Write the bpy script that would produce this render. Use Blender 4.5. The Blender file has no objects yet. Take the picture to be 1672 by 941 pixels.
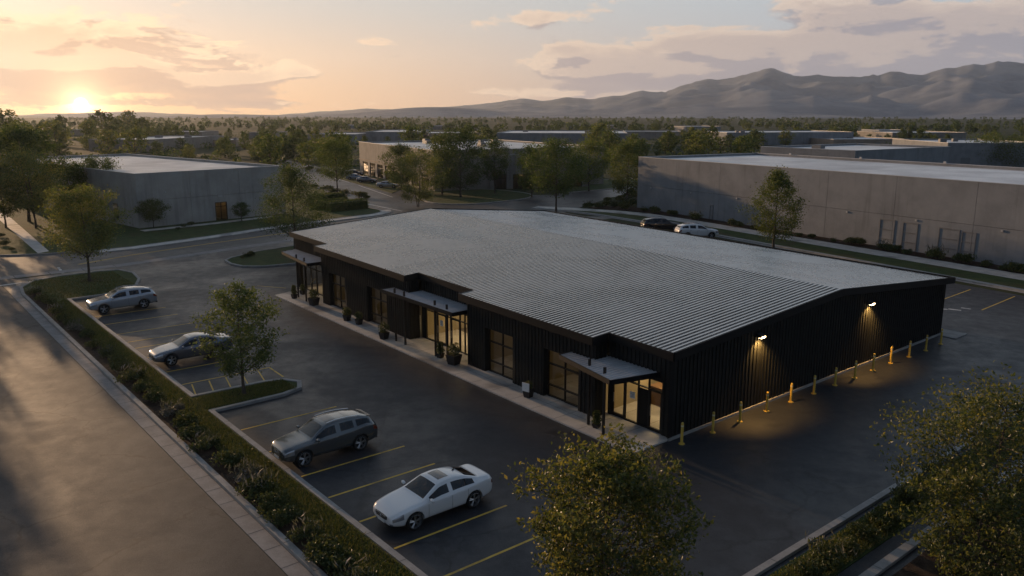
import bpy, bmesh, math, random
import numpy as np
from mathutils import Vector, Matrix, Euler

# ------------------------------------------------------------------ camera, world, sun, exposure
S = bpy.context.scene
COL = S.collection
W_, H_, F_, Y0_, HC = 1672.0, 941.0, 1312.0, 185.0, 15.5
PITCH = math.atan((H_/2 - Y0_)/F_)
cd = bpy.data.cameras.new('camera'); cam = bpy.data.objects.new('camera', cd); COL.objects.link(cam)
cam.location = (0, 0, HC); cam.rotation_euler = (math.pi/2 - PITCH, 0, 0)
cd.sensor_width = 36; cd.lens = 36*F_/W_; cd.clip_start = 0.3; cd.clip_end = 40000
S.camera = cam
S.view_settings.view_transform = 'Standard'; S.view_settings.look = 'None'
S.view_settings.exposure = 0.28; S.view_settings.gamma = 1.0
S.render.engine = 'CYCLES'
S.cycles.use_denoising = True
S.cycles.max_bounces = 8; S.cycles.transparent_max_bounces = 12; S.cycles.volume_bounces = 0
S.cycles.sample_clamp_indirect = 4.0; S.cycles.caustics_reflective = False; S.cycles.caustics_refractive = False

SUN_AZ = math.radians(-40.0)     # measured from +Y towards +X; the shadows fall from here
SUN_EL = math.radians(7.0)
DISC_AZ, DISC_EL = math.radians(-27.6), math.radians(0.55)     # visible sun disc drawn into the sky, apart from the sun lamp
sun_dir = Vector((math.sin(SUN_AZ)*math.cos(SUN_EL), math.cos(SUN_AZ)*math.cos(SUN_EL), math.sin(SUN_EL)))
disc_dir = Vector((math.sin(DISC_AZ)*math.cos(DISC_EL), math.cos(DISC_AZ)*math.cos(DISC_EL), math.sin(DISC_EL)))
ld = bpy.data.lights.new('sun', 'SUN'); ld.energy = 3.7; ld.angle = math.radians(0.6); ld.color = (1.0, 0.64, 0.36)
sun = bpy.data.objects.new('sun', ld); COL.objects.link(sun)
sun.rotation_euler = (-sun_dir).to_track_quat('-Z', 'Y').to_euler()

class NT:
    """small helper to wire shader nodes"""
    def __init__(s, tree): s.t = tree; s.n = tree.nodes; s.l = tree.links
    def node(s, typ, **kw):
        n = s.n.new(typ)
        for k, v in kw.items(): setattr(n, k, v)
        return n
    def put(s, sock, v):
        if isinstance(v, bpy.types.NodeSocket): s.l.new(v, sock)
        elif v is not None: sock.default_value = v
    def math(s, op, a, b=None, c=None, clamp=False):
        n = s.node('ShaderNodeMath', operation=op, use_clamp=clamp)
        s.put(n.inputs[0], a)
        if b is not None: s.put(n.inputs[1], b)
        if c is not None: s.put(n.inputs[2], c)
        return n.outputs[0]
    def mix(s, f, a, b, blend='MIX'):
        n = s.node('ShaderNodeMix', data_type='RGBA', blend_type=blend)
        s.put(n.inputs[0], f); s.put(n.inputs[6], a); s.put(n.inputs[7], b)
        return n.outputs[2]
    def noise(s, vec, scale, detail=4, rough=0.55, dist=0.0, out=0):
        n = s.node('ShaderNodeTexNoise'); s.put(n.inputs['Vector'], vec)
        n.inputs['Scale'].default_value = scale; n.inputs['Detail'].default_value = detail
        n.inputs['Roughness'].default_value = rough; n.inputs['Distortion'].default_value = dist
        return n.outputs[out]
    def smooth(s, v, lo, hi, tlo=0.0, thi=1.0):
        n = s.node('ShaderNodeMapRange', interpolation_type='SMOOTHSTEP')
        s.put(n.inputs[0], v); n.inputs[1].default_value = lo; n.inputs[2].default_value = hi
        n.inputs[3].default_value = tlo; n.inputs[4].default_value = thi
        return n.outputs[0]
    def comb(s, x, y, z):
        n = s.node('ShaderNodeCombineXYZ')
        for i, v in enumerate((x, y, z)): s.put(n.inputs[i], v)
        return n.outputs[0]

def rgb(r, g, b): return (r, g, b, 1.0)

def build_world():
    w = bpy.data.worlds.new('World'); S.world = w; w.use_nodes = True
    t = NT(w.node_tree); t.n.clear()
    out = t.node('ShaderNodeOutputWorld'); bg = t.node('ShaderNodeBackground')
    t.l.new(bg.outputs[0], out.inputs[0])
    sky = t.node('ShaderNodeTexSky', sky_type='NISHITA', sun_disc=False)
    sky.sun_elevation = SUN_EL; sky.sun_rotation = SUN_AZ
    sky.altitude = 300; sky.air_density = 1.0; sky.dust_density = 2.5; sky.ozone_density = 1.6
    tc = t.node('ShaderNodeTexCoord'); sep = t.node('ShaderNodeSeparateXYZ')
    t.l.new(tc.outputs['Generated'], sep.inputs[0])
    x, y, z = sep.outputs
    az = t.math('ARCTAN2', x, y); el = t.math('ARCSINE', z)          # radians round the sky and above the horizon
    # soft grey-blue upper air over the model sky
    up = t.smooth(el, 0.0, 0.15)
    base = t.mix(1.0, sky.outputs[0], rgb(SKY_K[0], SKY_K[1], SKY_K[2]), 'MULTIPLY')
    dv = t.node('ShaderNodeVectorMath', operation='DOT_PRODUCT'); t.l.new(tc.outputs['Generated'], dv.inputs[0]); dv.inputs[1].default_value = disc_dir
    ang = t.math('ARCCOSINE', t.math('MINIMUM', dv.outputs['Value'], 0.999999))
    low = t.mix(t.smooth(ang, 0.08, 0.95), rgb(6.5, 3.85, 2.1), rgb(3.6, 3.5, 3.75))
    high = t.mix(t.smooth(ang, 0.25, 1.2), rgb(4.2, 4.3, 4.3), rgb(3.7, 4.3, 4.9))
    veil = t.mix(up, low, high)
    base = t.mix(0.93, base, veil)
    # the dome darkens and turns blue overhead and away from the sunset
    dome = t.math('MULTIPLY', t.smooth(el, 0.22, 0.8, 1.0, 0.32), t.smooth(t.math('ABSOLUTE', az), 0.8, 2.2, 1.0, 0.40))
    base = t.mix(1.0, base, t.comb(t.math('POWER', dome, 1.1), t.math('POWER', dome, 0.9), t.math('POWER', dome, 0.68)), 'MULTIPLY')
    # glow of the sun low in the air
    g1 = t.math('EXPONENT', t.math('MULTIPLY', ang, -5.0))
    g2 = t.math('EXPONENT', t.math('MULTIPLY', ang, -26.0))
    disc = t.smooth(ang, 0.008, 0.002)
    g3 = t.math('EXPONENT', t.math('MULTIPLY', ang, -75.0))
    base = t.mix(1.0, base, t.mix(g1, rgb(0, 0, 0), rgb(0.7, 0.2, 0.0)), 'ADD')
    base = t.mix(1.0, base, t.mix(g2, rgb(0, 0, 0), rgb(4.0, 1.8, 0.3)), 'ADD')
    # clouds
    def cloud_at(da, de):
        a2 = t.math('ADD', az, da); e2 = t.math('ADD', el, de)
        v = t.comb(t.math('MULTIPLY', a2, 9.0), t.math('MULTIPLY', e2, 30.0), 3.7)
        n = t.noise(v, 1.0, 9, 0.62, 0.25)
        v2 = t.comb(t.math('MULTIPLY', a2, 3.0), t.math('MULTIPLY', e2, 9.0), 9.1)
        big = t.noise(v2, 1.0, 3, 0.5)
        d = t.math('ADD', t.math('MULTIPLY', n, 0.75), t.math('MULTIPLY', big, 0.25))
        bias = None
        for (a0, e0, sa, se, k) in CLOUDS:
            qa = t.math('POWER', t.math('DIVIDE', t.math('SUBTRACT', a2, a0), sa), 2.0)
            qe = t.math('POWER', t.math('DIVIDE', t.math('SUBTRACT', e2, e0), se), 2.0)
            gsn = t.math('MULTIPLY', t.math('EXPONENT', t.math('MULTIPLY', t.math('ADD', qa, qe), -1.0)), k)
            bias = gsn if bias is None else t.math('ADD', bias, gsn)
        return t.math('ADD', d, bias)
    d0 = cloud_at(0.0, 0.0)
    # the same cloud a little nearer the sun tells which edge is lit
    d1 = cloud_at(-0.016, 0.014)
    cov = t.smooth(d0, 0.56, 0.625)
    thick = t.smooth(d0, 0.60, 0.76)
    rim = t.math('MULTIPLY', t.smooth(t.math('SUBTRACT', d0, d1), 0.0, 0.07), t.math('SUBTRACT', 1.0, t.math('MULTIPLY', thick, 0.55)))
    near = t.math('EXPONENT', t.math('MULTIPLY', ang, -2.0))
    lit = t.mix(near, rgb(4.8, 4.0, 3.6), rgb(10.0, 6.8, 3.9))
    dark = t.mix(t.math('EXPONENT', t.math('MULTIPLY', ang, -2.4)), rgb(2.35, 2.45, 2.95), rgb(4.6, 2.45, 1.35))
    ccol = t.mix(rim, dark, lit)
    base = t.mix(t.math('MULTIPLY', cov, t.smooth(thick, 0.0, 1.0, 0.82, 1.0)), base, ccol)
    add = base
    thin = t.math('SUBTRACT', 1.0, t.math('MULTIPLY', cov, 0.35))
    add = t.mix(1.0, add, t.mix(t.math('MULTIPLY', g3, thin), rgb(0, 0, 0), rgb(34, 24, 12)), 'ADD')
    add = t.mix(1.0, add, t.mix(disc, rgb(0, 0, 0), rgb(50, 40, 26)), 'ADD')
    t.l.new(add, bg.inputs[0]); bg.inputs[1].default_value = 0.112

def pazel(px, py):
    d = Vector(((px - W_/2)/F_, 1, -(py - H_/2)/F_))
    c, s = math.cos(PITCH), math.sin(PITCH)
    v = Vector((d.x, c + d.z*s, -s + d.z*c)).normalized()
    return math.atan2(v.x, v.y), math.asin(v.z)
SKY_K = (1.0, 1.0, 1.0)
CLOUDS = []
for (px, py, sx, sy, k) in (
    (150, 112, 190, 32, 0.40), (320, 132, 60, 12, 0.14), (40, 60, 60, 14, 0.10), (220, 58, 160, 18, 0.17), (415, 126, 60, 12, 0.17), (70, 160, 60, 10, 0.06),
    (610, 70, 60, 9, 0.13), (645, 91, 50, 7, 0.13), (500, 122, 30, 6, 0.10), (785, 40, 40, 13, 0.14), (935, 25, 90, 16, 0.18),
    (1230, 95, 230, 32, 0.30), (1040, 122, 130, 24, 0.20), (1540, 50, 200, 52, 0.36), (1410, 22, 60, 16, 0.14), (1650, 128, 260, 40, 0.22),
    (1110, 44, 40, 8, 0.12), (930, 80, 50, 12, 0.10), (300, 168, 220, 6, 0.12), (450, 150, 120, 7, 0.10), (850, 150, 160, 10, 0.12), (200, 90, 60, 10, 0.06),
    (700, -10, 200, 30, -0.12), (1130, 28, 120, 14, -0.10), (520, 40, 120, 30, -0.12), (600, 130, 200, 20, -0.05)):
    a0, e0 = pazel(px, py)
    CLOUDS.append((a0, e0, sx/F_, sy/F_, k))
build_world()

# ------------------------------------------------------------------ where things are
def at(px, py, z=0.0):
    """the point of the level plane z that the surveyed sight line (px, py) meets"""
    x = (px - W_/2)/F_; y = -(py - H_/2)/F_
    c, s = math.cos(PITCH), math.sin(PITCH)
    d = Vector((x, c + y*s, -s + y*c)); k = (z - HC)/d.z
    return Vector((0, 0, HC)) + d*k
TH = math.radians(39.6)
ROOM_P, LAMP_P = 105.0, 760.0
C0 = at(1088, 720)
U = Vector((-math.sin(TH), math.cos(TH), 0)); V = Vector((math.cos(TH), math.sin(TH), 0))
def G(a, b, z=0.0):
    """lot coordinates: a along the shop front, b into the building"""
    p = C0 + U*a + V*b; return Vector((p.x, p.y, z))
def AB(p):
    q = Vector(p) - C0; return q.dot(U), q.dot(V)

# ------------------------------------------------------------------ mesh helpers
class MB:
    def __init__(s): s.v = []; s.f = []; s.m = []
    def add(s, vs, fs, mi=0):
        o = len(s.v); s.v += [tuple(p) for p in vs]; s.f += [tuple(i + o for i in f) for f in fs]; s.m += [mi]*len(fs); return s
    def box(s, x0, x1, y0, y1, z0, z1, mi=0):
        return s.add([(x0,y0,z0),(x1,y0,z0),(x1,y1,z0),(x0,y1,z0),(x0,y0,z1),(x1,y0,z1),(x1,y1,z1),(x0,y1,z1)],
                     [(0,3,2,1),(4,5,6,7),(0,1,5,4),(1,2,6,5),(2,3,7,6),(3,0,4,7)], mi)
    def prism(s, poly, z0, z1, mi=0):
        """poly: list of (x, y); z0/z1 numbers or functions of (x, y)"""
        f0 = z0 if callable(z0) else (lambda x, y: z0); f1 = z1 if callable(z1) else (lambda x, y: z1)
        a = sum(poly[i][0]*poly[(i+1) % len(poly)][1] - poly[(i+1) % len(poly)][0]*poly[i][1] for i in range(len(poly)))
        if a < 0: poly = poly[::-1]
        n = len(poly)
        vs = [(p[0], p[1], f0(*p[:2])) for p in poly] + [(p[0], p[1], f1(*p[:2])) for p in poly]
        fs = [tuple(range(n))[::-1], tuple(range(n, 2*n))] + [(i, (i+1) % n, n + (i+1) % n, n + i) for i in range(n)]
        return s.add(vs, fs, mi)
    def sheet(s, poly, z=0.0, mi=0):
        a = sum(poly[i][0]*poly[(i+1) % len(poly)][1] - poly[(i+1) % len(poly)][0]*poly[i][1] for i in range(len(poly)))
        if a < 0: poly = poly[::-1]
        return s.add([(p[0], p[1], z) for p in poly], [tuple(range(len(poly)))], mi)
    def tube(s, p0, p1, r0, r1=None, n=8, mi=0, cap=True):
        r1 = r0 if r1 is None else r1
        p0 = Vector(p0); p1 = Vector(p1); d = (p1 - p0)
        if d.length < 1e-6: return s
        q = d.to_track_quat('Z', 'Y'); vs = []
        for p, r in ((p0, r0), (p1, r1)):
            for k in range(n):
                t = 2*math.pi*k/n; vs.append(p + q @ Vector((r*math.cos(t), r*math.sin(t), 0)))
        fs = [(k, (k+1) % n, n + (k+1) % n, n + k) for k in range(n)]
        if cap: fs += [tuple(range(n))[::-1], tuple(range(n, 2*n))]
        return s.add(vs, fs, mi)
    def lathe(s, prof, n=16, axis='z', c=(0,0,0), mi=0):
        vs = []; m = len(prof)
        for k in range(n):
            t = 2*math.pi*k/n
            for (r, h) in prof:
                if axis == 'z': p = (r*math.cos(t), r*math.sin(t), h)
                else: p = (r*math.cos(t), h, r*math.sin(t))
                vs.append((p[0]+c[0], p[1]+c[1], p[2]+c[2]))
        fs = []
        for k in range(n):
            for i in range(m-1):
                fs.append((k*m+i, ((k+1) % n)*m+i, ((k+1) % n)*m+i+1, k*m+i+1))
        return s.add(vs, fs, mi)
    def build(s, name, mats, parent=None, smooth=False):
        me = bpy.data.meshes.new(name); me.from_pydata(s.v, [], s.f)
        mats = mats if isinstance(mats, (list, tuple)) else [mats]
        for m in mats: me.materials.append(m)
        if len(mats) > 1: me.polygons.foreach_set('material_index', s.m)
        if smooth: me.polygons.foreach_set('use_smooth', [True]*len(me.polygons))
        me.update()
        return link(name, me, parent)
def link(name, me, parent=None):
    o = bpy.data.objects.new(name, me); COL.objects.link(o)
    if parent is not None: o.parent = parent
    return o
def tag(o, label=None, cat=None, group=None, kind=None):
    if label: o['label'] = label
    if cat: o['category'] = cat
    if group: o['group'] = group
    if kind: o['kind'] = kind
    return o
def thing(name, label, cat, loc=(0,0,0), rz=0.0, group=None):
    o = bpy.data.objects.new(name, None); COL.objects.link(o); o.empty_display_size = 0.3
    o.location = loc; o.rotation_euler = (0, 0, rz)
    return tag(o, label, cat, group)
def copy_tree(o, parent=None):
    c = o.copy(); COL.objects.link(c)
    if parent is not None: c.parent = parent
    for ch in list(o.children): copy_tree(ch, c)
    return c
def place(o, loc, rz=0.0, sc=1.0):
    o.location = loc; o.rotation_euler = (0, 0, rz); o.scale = (sc, sc, sc) if not isinstance(sc, tuple) else sc
    return o

# ------------------------------------------------------------------ materials
def principled(name, col, rough=0.6, metal=0.0, spec=0.5, coat=0.0, emit=None, estr=0.0):
    m = bpy.data.materials.new(name); m.use_nodes = True
    p = m.node_tree.nodes['Principled BSDF']
    p.inputs['Base Color'].default_value = rgb(*col); p.inputs['Roughness'].default_value = rough
    p.inputs['Metallic'].default_value = metal; p.inputs['Specular IOR Level'].default_value = spec
    p.inputs['Coat Weight'].default_value = coat; p.inputs['Coat Roughness'].default_value = 0.08
    if emit: p.inputs['Emission Color'].default_value = rgb(*emit); p.inputs['Emission Strength'].default_value = estr
    return m
def P_(m): return m.node_tree.nodes['Principled BSDF']
def bump(t, p, h, strength=0.3, dist=0.02):
    b = t.node('ShaderNodeBump'); b.inputs['Strength'].default_value = strength; b.inputs['Distance'].default_value = dist
    t.put(b.inputs['Height'], h); t.l.new(b.outputs[0], p.inputs['Normal'])
def mottled(name, c1, c2, scale=2.0, rough=0.8, rough2=None, fine=30.0, bmp=0.25, dist=0.01, spec=0.4, streak=False, c3=None):
    m = principled(name, c1, rough, spec=spec); t = NT(m.node_tree); p = P_(m)
    g = t.node('ShaderNodeNewGeometry'); pos = g.outputs['Position']
    n1 = t.noise(pos, scale, 5, 0.6); n2 = t.noise(pos, fine, 3, 0.6)
    f = t.smooth(t.math('ADD', t.math('MULTIPLY', n1, 0.7), t.math('MULTIPLY', n2, 0.3)), 0.36, 0.64)
    c = t.mix(f, rgb(*c1), rgb(*c2))
    if streak:
        mp = t.node('ShaderNodeMapping'); t.l.new(pos, mp.inputs[0]); mp.inputs['Scale'].default_value = (1.3, 1.3, 0.10)
        n3 = t.noise(mp.outputs[0], 1.0, 4, 0.6)
        c = t.mix(t.math('MULTIPLY', t.smooth(n3, 0.50, 0.70), 0.45), c, rgb(*[x*0.66 for x in c1]))
        n4 = t.noise(pos, 0.22, 2, 0.5)
        c = t.mix(t.math('MULTIPLY', t.smooth(n4, 0.4, 0.7), 0.35), c, rgb(*[x*1.22 for x in c2]))
    if c3:
        c = t.mix(t.smooth(t.noise(pos, scale*0.35, 3, 0.5), 0.52, 0.68), c, rgb(*c3))
    t.l.new(c, p.inputs['Base Color'])
    if rough2 is not None:
        t.l.new(t.smooth(n1, 0.35, 0.65, rough, rough2), p.inputs['Roughness'])
    if bmp: bump(t, p, n2, bmp, dist)
    return m
def asphalt(name, c1, c2, crack=True, r1=0.58, r2=0.44):
    m = principled(name, c1, 0.6, spec=0.45); t = NT(m.node_tree); p = P_(m); p.inputs['Specular IOR Level'].default_value = 0.32
    pos = t.node('ShaderNodeNewGeometry').outputs['Position']
    big = t.noise(pos, 0.16, 6, 0.62, 0.6); mid = t.noise(pos, 1.1, 5, 0.65); fine = t.noise(pos, 26, 3, 0.7)
    mp = t.node('ShaderNodeMapping'); t.l.new(pos, mp.inputs[0]); mp.inputs['Rotation'].default_value = (0, 0, TH); mp.inputs['Scale'].default_value = (0.9, 0.12, 1)
    wear = t.noise(mp.outputs[0], 1.0, 4, 0.6)
    f = t.math('ADD', t.math('MULTIPLY', big, 0.45), t.math('ADD', t.math('MULTIPLY', mid, 0.30), t.math('MULTIPLY', wear, 0.25)))
    c = t.mix(t.smooth(f, 0.38, 0.62), rgb(*c1), rgb(*c2))
    c = t.mix(t.smooth(fine, 0.40, 0.72, 0.0, 0.5), c, rgb(*[v*1.9 for v in c2]))
    c = t.mix(t.smooth(fine, 0.46, 0.30, 0.0, 0.5), c, rgb(*[v*0.35 for v in c1]))
    grain = t.noise(pos, 7.0, 4, 0.75, 1.2)
    c = t.mix(t.smooth(grain, 0.52, 0.72, 0.0, 0.45), c, rgb(*[v*1.8 for v in c2]))
    c = t.mix(t.smooth(grain, 0.46, 0.30, 0.0, 0.5), c, rgb(*[v*0.45 for v in c1]))
    oil = t.smooth(t.noise(pos, 0.55, 3, 0.5), 0.63, 0.74)
    c = t.mix(t.math('MULTIPLY', oil, 0.45), c, rgb(*[v*0.5 for v in c1]))
    if crack:
        vo = t.node('ShaderNodeTexVoronoi', feature='DISTANCE_TO_EDGE'); vo.inputs['Scale'].default_value = 0.17
        wob = t.node('ShaderNodeVectorMath', operation='ADD'); t.l.new(pos, wob.inputs[0])
        t.l.new(t.noise(pos, 1.2, 4, 0.6, out=1), wob.inputs[1]); t.l.new(wob.outputs[0], vo.inputs['Vector'])
        ck = t.math('MULTIPLY', t.smooth(vo.outputs[0], 0.016, 0.004), t.smooth(big, 0.44, 0.52))
        c = t.mix(t.math('MULTIPLY', ck, 0.6), c, rgb(0.007, 0.007, 0.008))
    t.l.new(c, p.inputs['Base Color'])
    t.l.new(t.smooth(t.math('ADD', t.math('MULTIPLY', big, 0.6), t.math('MULTIPLY', mid, 0.4)), 0.36, 0.66, r1, r2), p.inputs['Roughness'])
    bump(t, p, fine, 0.5, 0.012)
    return m
LEAF_K = 1.45
def leafmat(name, cols, trans=0.4, rough=0.55):
    m = bpy.data.materials.new(name); m.use_nodes = True; t = NT(m.node_tree); t.n.clear()
    out = t.node('ShaderNodeOutputMaterial'); g = t.node('ShaderNodeNewGeometry'); oi = t.node('ShaderNodeObjectInfo')
    r = t.node('ShaderNodeValToRGB'); e = r.color_ramp.elements
    e[0].color = rgb(*cols[0]); e[1].color = rgb(*cols[-1])
    for i, c in enumerate(cols[1:-1]): k = e.new((i+1)/(len(cols)-1)); k.color = rgb(*c)
    for k in e: k.color = rgb(*[min(1, q*LEAF_K) for q in k.color[:3]])
    v = t.math('ADD', t.math('MULTIPLY', g.outputs['Random Per Island'], 0.75), t.math('MULTIPLY', t.noise(g.outputs['Position'], 0.9, 2), 0.4))
    v = t.math('ADD', v, t.math('MULTIPLY', t.math('SUBTRACT', oi.outputs['Random'], 0.5), 0.35))
    t.l.new(v, r.inputs[0])
    p = t.node('ShaderNodeBsdfPrincipled'); t.l.new(r.outputs[0], p.inputs['Base Color']); p.inputs['Roughness'].default_value = rough
    p.inputs['Specular IOR Level'].default_value = 0.35
    tr = t.node('ShaderNodeBsdfTranslucent'); t.l.new(t.mix(1.0, r.outputs[0], rgb(1.5, 1.4, 0.7), 'MULTIPLY'), tr.inputs[0])
    mx = t.node('ShaderNodeMixShader'); mx.inputs[0].default_value = trans
    t.l.new(p.outputs[0], mx.inputs[1]); t.l.new(tr.outputs[0], mx.inputs[2]); t.l.new(mx.outputs[0], out.inputs[0])
    return m
def glassmat(name, tint=(0.75, 0.78, 0.76), refl=1.0, dark=0.0, tcol=(0.01, 0.011, 0.012)):
    m = bpy.data.materials.new(name); m.use_nodes = True; t = NT(m.node_tree); t.n.clear()
    out = t.node('ShaderNodeOutputMaterial'); tr = t.node('ShaderNodeBsdfTransparent'); tr.inputs[0].default_value = rgb(*tint)
    gl = t.node('ShaderNodeBsdfGlossy'); gl.inputs['Roughness'].default_value = 0.03; gl.inputs[0].default_value = rgb(0.95, 0.95, 0.95)
    fr = t.node('ShaderNodeFresnel'); fr.inputs[0].default_value = 1.5
    base = tr.outputs[0]
    if dark > 0:
        df = t.node('ShaderNodeBsdfDiffuse'); df.inputs[0].default_value = rgb(*tcol)
        ms = t.node('ShaderNodeMixShader'); ms.inputs[0].default_value = dark
        t.l.new(tr.outputs[0], ms.inputs[1]); t.l.new(df.outputs[0], ms.inputs[2]); base = ms.outputs[0]
    mx = t.node('ShaderNodeMixShader'); t.put(mx.inputs[0], t.math('MULTIPLY', fr.outputs[0], refl, clamp=True))
    t.l.new(base, mx.inputs[1]); t.l.new(gl.outputs[0], mx.inputs[2]); t.l.new(mx.outputs[0], out.inputs[0])
    return m

M = {}
M['lot'] = asphalt('lot_asphalt', (0.018, 0.0195, 0.0235), (0.031, 0.0325, 0.036), r1=.58, r2=.34)
M['drive'] = asphalt('drive_asphalt', (0.026, 0.027, 0.029), (0.043, 0.043, 0.044), r1=0.72, r2=0.6)
M['street'] = asphalt('street_asphalt', (0.042, 0.041, 0.041), (0.066, 0.064, 0.062), r1=0.58, r2=0.45)
M['conc'] = mottled('kerb_concrete', (0.25, 0.24, 0.225), (0.34, 0.325, 0.30), 1.5, 0.8, fine=24)
M['walk'] = mottled('walk_concrete', (0.45, 0.415, 0.37), (0.58, 0.54, 0.485), 0.8, 0.72, 0.5, fine=18, c3=(0.24, 0.225, 0.21))
M['gutter'] = mottled('gutter_concrete', (0.19, 0.18, 0.17), (0.28, 0.265, 0.25), 0.9, 0.75, fine=20)
M['joint'] = principled('joint', (0.05, 0.048, 0.045), 0.9)
M['yellow'] = mottled('yellow_paint', (0.58, 0.36, 0.045), (0.70, 0.45, 0.07), 3, 0.6, fine=20, c3=(0.36, 0.23, 0.05))
M['white_mark'] = mottled('white_paint', (0.45, 0.44, 0.42), (0.62, 0.61, 0.58), 3, 0.6, fine=20, c3=(0.2, 0.2, 0.19))
M['lawn'] = mottled('lawn_grass', (0.036, 0.056, 0.017), (0.070, 0.090, 0.028), 0.9, 0.9, fine=14, bmp=0.9, dist=0.06, c3=(0.065, 0.062, 0.024), spec=0.2)
M['mulch'] = mottled('mulch_soil', (0.035, 0.024, 0.017), (0.075, 0.052, 0.037), 2.5, 0.95, fine=22, bmp=0.9, dist=0.05, spec=0.1)
M['terrain'] = mottled('valley_floor', (0.034, 0.045, 0.020), (0.075, 0.074, 0.042), 0.012, 0.95, fine=0.25, bmp=0, spec=0.05, c3=(0.035, 0.048, 0.022))
M['hill'] = mottled('haze_tinted_hill_slope', (0.150, 0.168, 0.200), (0.25, 0.26, 0.285), 0.004, 0.95, fine=0.03, bmp=0, spec=0.05, c3=(0.125, 0.145, 0.175))  # blue-grey haze of distance is put into the slope colour
M['tilt'] = mottled('tilt_up_concrete', (0.188, 0.196, 0.206), (0.240, 0.248, 0.257), 0.55, 0.85, fine=9, bmp=0.12, streak=True)
M['tilt_light'] = mottled('pale_tilt_up_concrete', (0.30, 0.285, 0.26), (0.37, 0.352, 0.322), 0.55, 0.85, fine=9, bmp=0.12, streak=True)
M['tan'] = mottled('tan_stucco', (0.20, 0.182, 0.163), (0.25, 0.23, 0.205), 0.6, 0.85, fine=9, bmp=0.12, streak=True)
M['tan2'] = mottled('brown_block', (0.25, 0.19, 0.15), (0.30, 0.235, 0.185), 0.6, 0.85, fine=9, bmp=0.12, streak=True)
M['unit'] = principled('roof_unit_grey', (0.16, 0.16, 0.16), 0.6)
M['membrane'] = mottled('roof_membrane', (0.50, 0.50, 0.50), (0.64, 0.64, 0.635), 0.15, 0.5, 0.35, fine=3, bmp=0.05, c3=(0.40, 0.40, 0.40))
M['frame_grey'] = principled('grey_metal_frame', (0.175,0.178,0.185), 0.5, 0.4)
M['coping'] = principled('coping_metal', (0.42, 0.42, 0.42), 0.45, 0.3)
M['siding'] = mottled('black_siding', (0.0095, 0.0100, 0.0095), (0.015, 0.0155, 0.0145), 1.5, 0.55, fine=12, bmp=0, spec=0.3)
M['trim'] = principled('black_trim', (0.009, 0.009, 0.0095), 0.55, spec=0.2)
M['bronze'] = principled('dark_bronze_frame', (0.016, 0.014, 0.012), 0.45, 0.3)
M['post'] = principled('black_steel', (0.010, 0.010, 0.011), 0.45, 0.2)
def metal_roof():
    m = principled('ribbed_metal_roof', (0.36, 0.365, 0.375), 0.3, 0.85); t = NT(m.node_tree); p = P_(m)
    pos = t.node('ShaderNodeNewGeometry').outputs['Position']
    n = t.noise(pos, 0.25, 5, 0.6, 0.4); n2 = t.noise(pos, 2.2, 4, 0.65)
    f = t.math('ADD', t.math('MULTIPLY', n, 0.6), t.math('MULTIPLY', n2, 0.4))
    t.l.new(t.mix(t.smooth(f, 0.36, 0.66), rgb(0.36, 0.355, 0.348), rgb(0.50, 0.494, 0.485)), p.inputs['Base Color'])
    t.l.new(t.smooth(f, 0.3, 0.7, 0.22, 0.34), p.inputs['Roughness'])
    return m
M['metal_roof'] = metal_roof()
M['canopy_metal'] = mottled('galvanised_canopy_sheet', (0.40, 0.40, 0.40), (0.52, 0.515, 0.505), 1.4, 0.42, 0.55, fine=9, bmp=0)
M['glass'] = glassmat('shop_glass', (0.66, 0.66, 0.62), 1.7)
M['dim_glass'] = glassmat('dim_window_glass', (0.55, 0.55, 0.52), 1.1)
M['car_glass'] = glassmat('tinted_car_glass', (0.25, 0.26, 0.27), 1.2, 0.75)
M['int_wall'] = mottled('cream_plaster', (0.36, 0.30, 0.19), (0.42, 0.35, 0.22), 0.8, 0.8, bmp=0)
M['int_floor'] = mottled('tile_floor', (0.12, 0.10, 0.08), (0.17, 0.145, 0.11), 1.2, 0.5, bmp=0)
M['wood'] = mottled('counter_wood', (0.16, 0.09, 0.045), (0.22, 0.13, 0.07), 2, 0.5, bmp=0)
M['sofa'] = principled('grey_fabric', (0.07, 0.07, 0.065), 0.9)
M['paper'] = principled('white_paper', (0.75, 0.74, 0.70), 0.8)
M['ink'] = principled('dark_ink', (0.06, 0.06, 0.06), 0.8)
M['steel'] = principled('brushed_steel', (0.45, 0.43, 0.40), 0.35, 0.9)
M['yellow_post'] = mottled('yellow_bollard_paint', (0.60, 0.39, 0.055), (0.70, 0.47, 0.09), 4, 0.5, fine=25, bmp=0.05, c3=(0.38, 0.25, 0.06))
M['reflect_band'] = principled('reflective_band', (0.70, 0.62, 0.42), 0.4)
M['lens'] = principled('lamp_lens', (0.9, 0.8, 0.6), 0.4, emit=(1.0, 0.70, 0.34), estr=12)
M['lens_dim'] = principled('room_light_lens', (.8,.7,.5), .5, emit=(1.0,.75,.42), estr=3.0)
M['housing'] = principled('lamp_housing', (0.06, 0.06, 0.065), 0.4, 0.4)
M['pot'] = principled('black_planter', (0.014, 0.014, 0.015), 0.55)
M['tyre'] = principled('tyre_rubber', (0.012, 0.012, 0.012), 0.85)
M['rim'] = principled('alloy_rim', (0.50, 0.50, 0.51), 0.3, 0.9)
M['blk'] = principled('black_plastic', (0.012, 0.012, 0.013), 0.5)
M['chrome'] = principled('chrome', (0.6, 0.6, 0.6), 0.15, 1.0)
M['head'] = principled('headlight_glass', (0.42, 0.43, 0.45), 0.12, 0.6, coat=1.0)
M['amber'] = principled('amber_lens', (0.55, 0.22, 0.03), 0.2, coat=1.0)
M['tail'] = principled('red_lens', (0.20, 0.035, 0.012), 0.2, coat=1.0)
M['plate'] = principled('number_plate', (0.62, 0.62, 0.60), 0.5)
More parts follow.
